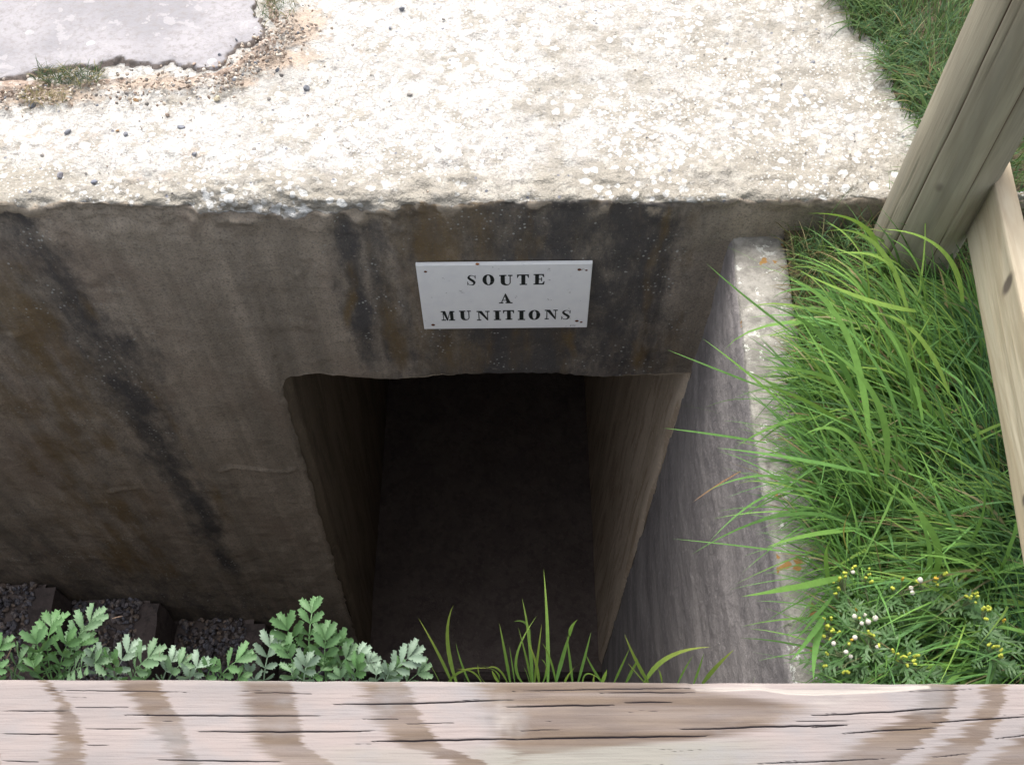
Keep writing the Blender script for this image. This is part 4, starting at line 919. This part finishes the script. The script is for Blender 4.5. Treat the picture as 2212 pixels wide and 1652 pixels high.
i, j = np.meshgrid(np.arange(nh-1), np.arange(na), indexing='ij'); F = np.stack([i*na+j, i*na+(j+1) % na, (i+1)*na+(j+1) % na, (i+1)*na+j], -1).reshape(-1, 4)
V = np.concatenate([V, [[0, 0, hs[-1]+.012]]]); capf = np.array([((nh-1)*na+q, (nh-1)*na+(q+1) % na, len(V)-1, len(V)-1) for q in range(na)])
faces = [tuple(f) for f in F]+[tuple(f[:3]) for f in capf]
o = mesh('post', V, faces, M_POST, fence, attrs=dict(knot=np.append(knt.ravel(), 0), crack=np.append(crk.ravel(), 0))); o['label'] = 'thick round greenish-tan post with long drying cracks'
# board
def fbox(L, W_, H_, nl, nw_, nh_, knots=(), amp=.0008, sd=0):
    """box along +Y (length), X thickness, Z height, centred on x,z; grids for every face"""
    parts, kn = [], []
    for ax, sg, n1, n2 in ((0, -1, nl, nh_), (0, 1, nl, nh_), (2, 1, nl, nw_), (2, -1, nl, nw_), (1, -1, nw_, nh_), (1, 1, nw_, nh_)):
        o_ = [k for k in (1, 0, 2) if k != ax]; a_, b_ = np.meshgrid(np.linspace(-1, 1, n1), np.linspace(-1, 1, n2), indexing='ij')
        P = np.zeros(a_.shape+(3,)); P[..., ax] = sg; P[..., o_[0]] = a_; P[..., o_[1]] = b_
        ed = np.sort(np.abs(P*np.array([W_, 0, H_])/2-np.sign(P)*np.array([W_, 99, H_])/2), -1)
        Q = P*np.array([W_, L, H_])/2
        dx = W_/2-np.abs(Q[..., 0]); dz = H_/2-np.abs(Q[..., 2]); rb = .004; g = np.clip(1-(dx+dz)/rb, 0, 1)*rb*.35
        Q[..., 0] -= np.sign(Q[..., 0])*g; Q[..., 2] -= np.sign(Q[..., 2])*g
        Q[..., 0] += amp*fbm(Q[..., 1]*4+sd, Q[..., 2]*60, 1, 2)*np.abs(np.sign(P[..., 0])); Q[..., 2] += 2*amp*fbm(Q[..., 1]*3+sd, 1.1)
        k = np.zeros(a_.shape)
        for (ky, kz, ry_, rz_) in knots: k = np.maximum(k, np.exp(-((Q[..., 1]-ky)/ry_)**2-((Q[..., 2]-kz)/rz_)**2))
        kn.append(k.ravel()); parts.append((Q.reshape(-1, 3), gridF(*a_.shape)))
    V, F = join(parts); return V, F, np.concatenate(kn)
Pt = onz(2134, 391, -1.415)             # upper inner edge at the post
dirb = np.array([.193, .963, -.170]); dirb /= np.linalg.norm(dirb)
LB = 2.15
V, F, kn = fbox(LB, .040, .145, 260, 10, 40, knots=((-.44+.95, .045, .020, .028), (.1, -.03, .012, .016), (-.5, .02, .014, .018)))
start = Pt+dirb*.30+np.array([.012, 0, 0])
yax = dirb; xax = np.cross(yax, (0, 0, 1)); xax /= np.linalg.norm(xax); zax = np.cross(xax, yax)
mid = start-dirb*LB/2+xax*.020-zax*.0725
o = mesh('board', V, F, M_BOARD, fence, attrs=dict(knot=kn, crack=kn*0)); o['label'] = 'pale sawn board with a grey knot, running low behind the post'
o.matrix_local = Matrix.Translation(Vector(mid-OF)) @ Matrix((( xax[0], yax[0], zax[0], 0), (xax[1], yax[1], zax[1], 0), (xax[2], yax[2], zax[2], 0), (0, 0, 0, 1)))

# ================================================================== FRONT RAIL across the bottom of the picture
ZR = -.60; y_far0, y_far1 = onz(0, 1466, ZR)[1], onz(2212, 1475, ZR)[1]
rail = empty('rail_fence', (0, .14, -1.64), 'weathered front fence whose wide sun-bleached rail crosses the bottom of the frame', 'fence')
ORl = np.array([0, .14, -1.64])
WR = .105
xr1 = np.concatenate([np.linspace(-1.15, -.36, 60)[:-1], np.arange(-.36, .36, .0016), np.linspace(.36, 1.15, 60)[1:]])
yr1 = np.concatenate([np.arange(0, .062, .00034), np.linspace(.062, WR, 18)[1:]])      # distance from the far edge towards the camera
XX, YY = np.meshgrid(xr1, yr1, indexing='ij')
yf = np.interp(XX, [-.3, .3], [y_far0, y_far1]); yw = yf-YY+.0006*fbm(XX*22, 4.4, 0, 3)*np.exp(-YY/.006)
def todisp(x, y, z):
    d = np.stack([x, y, z], -1)@CAM.T; return 1106+FOC*d[..., 0]/d[..., 2], 826-FOC*d[..., 1]/d[..., 2]
Uu, Vv = todisp(XX, yf-YY, np.full(XX.shape, ZR))
jx = 14*fbm(XX*4, YY*1100, 2, 2)+7*fbm(XX*14, YY*2200, 5, 2)+11*fbm(XX*6, YY*70, 8, 2)
bands = [ [(0, 70, 95), (50, 120, 145), (100, 118, 172), (150, 125, 182), (200, 120, 190)],
 [(0, 235, 335), (50, 292, 365), (90, 318, 394), (125, 345, 402), (165, 375, 420), (200, 400, 450)],
 [(0, 525, 630), (90, 540, 648), (135, 552, 652), (165, 580, 690), (200, 655, 760)],
 [(0, 780, 872), (50, 795, 900), (100, 820, 922), (150, 885, 965), (175, 965, 1035), (200, 1025, 1100)],
 [(0, 1015, 1490), (22, 1030, 1500), (60, 1060, 1760), (100, 1070, 1700), (128, 1080, 1560), (143, 1100, 1400), (158, 1106, 1200), (165, 1106, 1107)],
 [(0, 1976, 2068), (60, 1985, 2060), (100, 1930, 2035), (150, 1850, 1985), (200, 1770, 1910)],
 [(0, 2126, 2176), (60, 2120, 2168), (100, 2100, 2152), (150, 2040, 2118), (200, 1975, 2070)],
 [(60, 2280, 2330), (100, 2230, 2300), (140, 2190, 2270), (200, 2120, 2200)],
 [(0, -130, -60), (200, -60, 10)], [(0, -330, -220), (200, -300, -160)], [(0, 2400, 2500), (200, 2330, 2400)], [(0, 2640, 2760), (200, 2560, 2700)] ]
ring = np.zeros_like(XX); vv = Vv-1451
for bd in bands:
    vs_ = [b[0]+15 for b in bd]; l_ = np.interp(vv, vs_, [b[1] for b in bd]); r_ = np.interp(vv, vs_, [b[2] for b in bd])
    wL = np.clip((r_-l_)*.35, 8, 60); wR = 1. if bd[0][2] != 1490 else 14.
    g = sm(Uu+jx*1.3-l_, -wL*.6, wL*.5)*sm(r_-(Uu+jx*.55*(1+wR*.2)), -4*wR, 5*wR); g *= ((vv > vs_[0]-30) if len(bd) < 5 or bd[0][0] > 0 else 1)
    ring = np.maximum(ring, g)
ring *= np.clip(.86+.25*fbm(XX*9, YY*260, 4, 3), .5, 1)
green = sm(vv+12*fbm(XX*6, 1.5), 140, 165)*sm(Uu, 950, 1100)*sm(Uu, 1750, 1500)+.5*sm(vv, 150, 175)*sm(Uu, 650, 760)*sm(Uu, 980, 900)
green = np.clip(green, 0, 1)*.9
split = np.zeros_like(XX)
fe = np.interp(Uu, [1470, 1500, 1560, 1640, 1700, 1760, 1810, 1900, 2010], [0, 15, 17, 14, 22, 24, 22, 18, 9])
sl_ = sm(YY*3300-fe, 3.5, .5)*sm(YY*3300-fe+7+5*fbm(XX*30, YY*900, 1, 2), -4, 2)*((Uu > 1500) & (Uu < 2010)); split = np.maximum(split, sl_*.9)
split = np.maximum(split, .5*np.exp(-YY/.0008)*sm(fbm(XX*12, .2, 0, 3), -.5, .3))
g = np.exp(-((Uu-1805)/60)**2-((vv-65)/17)**2)*(.5+.5*fbm(XX*100, YY*500, 3, 2)); split = np.maximum(split, np.clip(g, 0, 1)*.55)
g = np.exp(-((Uu-1085)/40)**2-((vv-105)/50)**2)*(.4+.6*fbm(XX*160, YY*90, 3, 2)); split = np.maximum(split, np.clip(g, 0, 1)*.5)
zsurf = np.full(XX.shape, 0.); crk = np.zeros_like(XX)
zsurf -= .0012*sm(YY*3300-fe, 1.5, -1.5)*((Uu > 1490) & (Uu < 2010))
cr = []
for (a, b, c_, d_, w_) in ((530, 187, 1400, 188, 1.), (850, 257, 1640, 255, 1.1), (1430, 143, 2230, 122, 1.), (1600, 298, 2230, 288, 1.3), (0, 168, 290, 170, .6), (0, 265, 270, 268, .7), (300, 155, 560, 150, .5), (660, 378, 1230, 386, .8), (370, 247, 650, 243, .6), (0, 382, 170, 385, .6), (1750, 223, 1960, 217, .5), (200, 78, 830, 88, .5), (1100, 90, 1350, 94, .5), (360, 312, 470, 316, .5), (1570, 200, 1720, 203, .5), (700, 210, 760, 214, .4)): cr.append((a*.5, b*.5, c_*.5, d_*.5, w_))
for (a, b, c_, d_, w_) in ((-30, 149, 450, 142, 1.1), (480, 134, 700, 131, .8), (-30, 290, 860, 276, 1.4), (720, 248, 1460, 229, 1.2), (1290, 188, 1930, 153, 1.), (1200, 211, 1480, 208, .5), (1420, 265, 1850, 240, .9), (1800, 218, 2250, 192, .9), (0, 82, 790, 70, .6), (380, 91, 800, 86, .7), (1040, 396, 1620, 372, .7), (2090, 288, 2250, 270, .6), (1290, 240, 1460, 228, .8), (1650, 335, 1780, 328, .5), (30, 255, 230, 248, .5), (1800, 370, 2000, 350, .5), (1700, 85, 2000, 72, .4)): cr.append((1106+a*.5, b*.5, 1106+c_*.5, d_*.5, w_))
for _ in range(18):
    a = rng.uniform(-100, 2300); b = rng.uniform(22, 205); ln = rng.uniform(15, 90); cr.append((a, b, a+ln, b-ln*.03+rng.normal()*1, rng.uniform(.10, .28)))
for (a, b, c_, d_, w_) in cr:
    t = np.clip((Uu-a)/(c_-a), 0, 1); vc = b+(d_-b)*t+1.4*fbm(XX*28, b*3.3, 0, 3)+.6*fbm(XX*160, b, 0, 2); wd = (1.15*w_+.30)*np.sin(np.pi*t)**.45*((Uu > a) & (Uu < c_))+1e-4
    g = np.exp(-((vv-vc)/wd)**2)*(wd > .01); crk = np.maximum(crk, g*min(1, w_*.6+.55)); zsurf -= .0012*min(w_, 1)*g
for _ in range(0): pass
zsurf += .00022*fbm(XX*8, YY*120, 2, 3)+.00007*fbm(XX*40, YY*1300, 4, 2)
rb = .0035; zsurf -= np.clip(1-YY/rb, 0, 1)**2*rb*.6 + np.clip(1-(WR-YY)/rb, 0, 1)**2*rb*.6
topV = np.stack([XX, yw, ZR+zsurf], -1)
# close the rail: far face, near face, underside
nX, nY_ = XX.shape; V = topV.reshape(-1, 3); F = [gridF(nX, nY_)[:, ::-1]]
A = dict(ring=ring.ravel(), crack=crk.ravel(), split=split.ravel(), green=green.ravel())
TH = .045; base = len(V)
fr = topV[:, 0].copy(); nr = topV[:, -1].copy(); add_rows = []
for row, src in ((fr, 0), (nr, nY_-1)):
    lo = row.copy(); lo[:, 2] = ZR-TH; add_rows.append((lo, src))
V = np.concatenate([V, add_rows[0][0], add_rows[1][0]]); ii = np.arange(nX-1)
F.append(np.stack([ii*nY_, base+ii, base+ii+1, (ii+1)*nY_], 1)[:, ::-1]); F.append(np.stack([ii*nY_+nY_-1, (ii+1)*nY_+nY_-1, base+nX+ii+1, base+nX+ii], 1)[:, ::-1]); F.append(np.stack([base+ii, base+nX+ii, base+nX+ii+1, base+ii+1], 1)[:, ::-1])
for k_ in A: A[k_] = np.concatenate([A[k_], A[k_].reshape(nX, nY_)[:, 0], A[k_].reshape(nX, nY_)[:, -1]])
o = mesh('rail', V, np.concatenate(F)[:, ::-1], M_RAIL, rail, attrs=A, origin=ORl); o['label'] = 'wide flat rail with brown growth rings and dark cracks along the grain'
# posts that carry it, just outside the frame
for px in (-1.0, 1.0):
    V, F = tube([(px, .122, -1.75), (px, .122, -1.2), (px, .122, ZR-TH-.001)], .055, .055, 28)
    mesh('rail_post', V, F, M_POST, rail, attrs=dict(knot=np.zeros(len(V)), crack=np.zeros(len(V))), origin=ORl)

# ================================================================== SIGN
sTL, sTR, sBL, sBR = [ony(u, v, D-.014) for u, v in ((898, 574), (1280, 570), (916, 712), (1268, 708))]
sw = float(np.linalg.norm(((sTR-sTL)+(sBR-sBL))/2)); cx0 = (sTL+sTR+sBL+sBR)/4; sh = float((sTL[2]+sTR[2]-sBL[2]-sBR[2])/2)
sign = empty('sign', (cx0[0], D-.008, cx0[2]), 'white painted rectangular sign with black lettering SOUTE A MUNITIONS on the lintel', 'sign')
roll_ = math.atan2((sTR[2]-sTL[2]+sBR[2]-sBL[2])/2, sw); sign.rotation_euler = (0, -roll_, 0)
def mat_sign():
    n = NT('white_sign_paint', .5, .4); v = n.co('Object')
    f = n.noise(v, 30, 5, .6); g = n.noise(v, 260, 3)
    col = n.mix(n.ramp(f, .4, .7), (.90, .90, .89), (.86, .86, .86)); col = n.mix(n.ramp(n.noise(v, 55, 4, .7), .66, .70, 0, .6), col, (.34, .34, .33))
    return n.done(col, n.bump(g, .25, .0008))
M_SIGN = mat_sign(); M_BLK = mat_plain('black_lettering', (.018, .022, .020), .6, .3, 200, .3); M_RUST = mat_plain('rust', (.17, .055, .022), .9, .2, 400, .6); M_RUSTO = mat_plain('orange_rust', (.50, .19, .06), .9, .2, 400, .5)
TS = .010
def bevbox(w_, d_, h_, b_=.0012):
    xs_ = [-w_/2, -w_/2+b_, w_/2-b_, w_/2]; zs_ = [-h_/2, -h_/2+b_, h_/2-b_, h_/2]; V, F = [], []
    def lay(y, ins):
        return [(-w_/2+ins, y, -h_/2+ins), (w_/2-ins, y, -h_/2+ins), (w_/2-ins, y, h_/2-ins), (-w_/2+ins, y, h_/2-ins)]
    V = lay(d_/2, b_)+lay(d_/2-b_, 0)+lay(-d_/2+b_, 0)+lay(-d_/2, b_)
    for k in range(3):
        for i in range(4): F.append((k*4+i, k*4+(i+1) % 4, (k+1)*4+(i+1) % 4, (k+1)*4+i))
    F += [(3, 2, 1, 0), (12, 13, 14, 15)]
    return np.array(V), [tuple(reversed(f)) for f in F]
V, F = bevbox(sw, TS, sh); mesh('panel', V, F, M_SIGN, sign, False)
yl = -TS/2-.0004; cap = sh*.156
def put_poly(P, cx, cz, wd, k):
    """P in letter units (0..1, 0..1)"""
    V = [((x-.5)*wd+cx, yl-.00004*k, (z-.5)*cap+cz) for x, z in P]; return V
def glyph(ch):
    t = .105; q = []
    R = lambda x0, x1, z0, z1: q.append([(x0, z0), (x1, z0), (x1, z1), (x0, z1)])
    def ser(x0, x1, z, up):   # hairline serif
        R(x0, x1, z if up else z-t, z+t if up else z)
    if ch == 'I': R(.22, .78, 0, 1); ser(.0, 1., 0, 1); ser(.0, 1., 1, 0)
    if ch == 'T': R(.36, .70, 0, 1); ser(.22, .84, 0, 1); ser(0, 1, 1, 0); q.append([(0, .68), (.05, .68), (.20, 1), (0, 1)]); q.append([(1, .68), (1, 1), (.80, 1), (.95, .68)])
    if ch == 'E': R(.14, .48, 0, 1); ser(0, .95, 0, 1); ser(0, .92, 1, 0); R(.40, .74, .47, .55); R(.68, .76, .33, .69); q.append([(1., .32), (.95, 0), (.70, 0), (.94, .32)]); q.append([(.92, 1), (.95, .70), (.90, .70), (.68, 1)])
    if ch == 'U':
        R(.10, .42, .30, 1); R(.78, .86, .30, 1); ser(0, .54, 1, 0); ser(.66, 1, 1, 0)
        n = 14
        for i in range(n):
            a, b = math.pi+math.pi*i/n, math.pi+math.pi*(i+1)/n
            def pt(a, o): 
                if o: return (.48+.38*math.cos(a), .32+.33*math.sin(a))
                return (.60+.18*math.cos(a), .32+.22*math.sin(a))
            q.append([pt(a, 1), pt(b, 1), pt(b, 0), pt(a, 0)])
    if ch == 'N': R(.13, .20, 0, 1); R(.80, .87, 0, 1); q.append([(.08, 1), (.80, 0), (.87, 0), (.87, .12), (.40, 1)]); ser(0, .33, 0, 1); ser(0, .3, 1, 0); ser(.66, 1, 1, 0)
    if ch == 'M': R(.13, .19, 0, 1); R(.66, .90, 0, 1); q.append([(.10, 1), (.40, .0), (.46, .0), (.50, .10), (.33, 1)]); q.append([(.42, .05), (.47, .05), (.72, 1), (.66, 1)]); ser(0, .33, 0, 1); ser(.54, 1, 0, 1); ser(0, .3, 1, 0); ser(.66, 1, 1, 0)
    if ch == 'A': q.append([(.12, 0), (.19, 0), (.50, .86), (.47, 1)]); q.append([(.47, 1), (.50, 1), (.90, 0), (.58, 0), (.42, .84)]); R(.25, .66, .28, .35); ser(0, .32, 0, 1); ser(.48, 1, 0, 1)
    if ch == 'O':
        n = 28
        for i in range(n):
            a, b = 2*math.pi*i/n, 2*math.pi*(i+1)/n
            q.append([(.5+.5*math.cos(a), .5+.52*math.sin(a)), (.5+.5*math.cos(b), .5+.52*math.sin(b)), (.5+.17*math.cos(b), .5+.44*math.sin(b)), (.5+.17*math.cos(a), .5+.44*math.sin(a))])
    if ch == 'S':
        sp_ = [(.86, .76), (.74, .93), (.50, .98), (.27, .90), (.20, .74), (.34, .60), (.60, .46), (.78, .31), (.70, .10), (.46, .02), (.22, .08), (.10, .26)]
        hw = [.02, .03, .045, .09, .14, .16, .17, .15, .10, .045, .03, .02]
        P = np.array(sp_); tt = np.linspace(0, 11, 45); Px = np.interp(tt, range(12), P[:, 0]); Pz = np.interp(tt, range(12), P[:, 1]); Hw = np.interp(tt, range(12), hw)
        for _ in range(3): Px[1:-1] = (Px[:-2]+2*Px[1:-1]+Px[2:])/4; Pz[1:-1] = (Pz[:-2]+2*Pz[1:-1]+Pz[2:])/4
        dx, dz = np.gradient(Px), np.gradient(Pz); l = np.hypot(dx, dz); nx_, nz_ = -dz/l, dx/l
        nx_ *= Hw*.85; nz_ *= Hw*.62
        for i in range(44): q.append([(Px[i]+nx_[i], Pz[i]+nz_[i]), (Px[i+1]+nx_[i+1], Pz[i+1]+nz_[i+1]), (Px[i+1]-nx_[i+1], Pz[i+1]-nz_[i+1]), (Px[i]-nx_[i], Pz[i]-nz_[i])])
        R(.84, .91, .66, .98); R(.06, .13, .02, .36)
    return q
rows = [(.225, [('S', .311, .058), ('O', .408, .068), ('U', .509, .076), ('T', .607, .068), ('E', .700, .064)]), (.508, [('A', .505, .080)]),
        (.778, [('M', .154, .082), ('U', .2585, .070), ('N', .367, .078), ('I', .452, .044), ('T', .520, .066), ('I', .598, .044), ('O', .676, .070), ('N', .777, .078), ('S', .867, .062)])]
for ry_, ls in rows:
    V, F, k = [], [], 0; jj = 0
    for ch, fx, wf in ls:
        for P in glyph(ch):
            vs_ = put_poly(P, (fx-.5)*sw, (.5-ry_)*sh+.0010*math.sin(jj*2.1), wf*sw, k % 9); b = len(V); V += vs_
            # order counter-clockwise seen from the front (-Y)
            ar = sum((vs_[i][0]*vs_[(i+1) % len(vs_)][2]-vs_[(i+1) % len(vs_)][0]*vs_[i][2]) for i in range(len(vs_)))
            f = list(range(b, b+len(vs_))); F.append(tuple(f if ar > 0 else f[::-1])); k += 1
        jj += 1
    o = mesh('lettering', V, F, M_BLK, sign, False); o['label'] = 'black serif letters reading ' + ''.join(l[0] for l in ls)
for (fx, fz, r_, m_) in ((.052, .09, .0036, M_RUST), (.928, .085, .0046, M_RUST), (.968, .095, .003, M_RUST), (.058, .925, .0046, M_RUST), (.935, .885, .0045, M_RUST), (.962, .905, .0033, M_RUST), (.35, -.012, .0045, M_RUSTO)):
    k = 12; V = [( (fx-.5)*sw, yl-.0012, (.5-fz)*sh )]+[((fx-.5)*sw+r_*math.cos(2*math.pi*i/k)*(1+.15*math.sin(i*3)), yl-.0002, (.5-fz)*sh+r_*.9*math.sin(2*math.pi*i/k)*(1+.1*math.sin(i*5))) for i in range(k)]
    F = [(0, 1+i, 1+(i+1) % k) for i in range(k)]; mesh('screw', V, F, m_, sign)
V, F = [], []
for i, (x0, z0, x1, z1) in enumerate(((0, 0, .003, .0025), (.003, .0025, .002, -.001), (.006, 0, .008, .0025), (.008, .0025, .009, 0), (.012, -.0005, .012, .0025), (.012, .0025, .0155, .0015))):
    ox, oz_ = (.895-.5)*sw, (.5-.965)*sh; b = len(V); hw_ = .0006; V += [(ox+x0-hw_, yl, oz_+z0-hw_), (ox+x0+hw_, yl, oz_+z0-hw_), (ox+x1+hw_, yl-.00003*i, oz_+z1+hw_), (ox+x1-hw_, yl-.00003*i, oz_+z1+hw_)]; F.append((b, b+1, b+2, b+3))
mesh('ink_mark', V, F, M_BLK, sign, False)
print('objects', len(SC.objects), 'verts', sum(len(o.data.vertices) for o in SC.objects if o.type == 'MESH'))
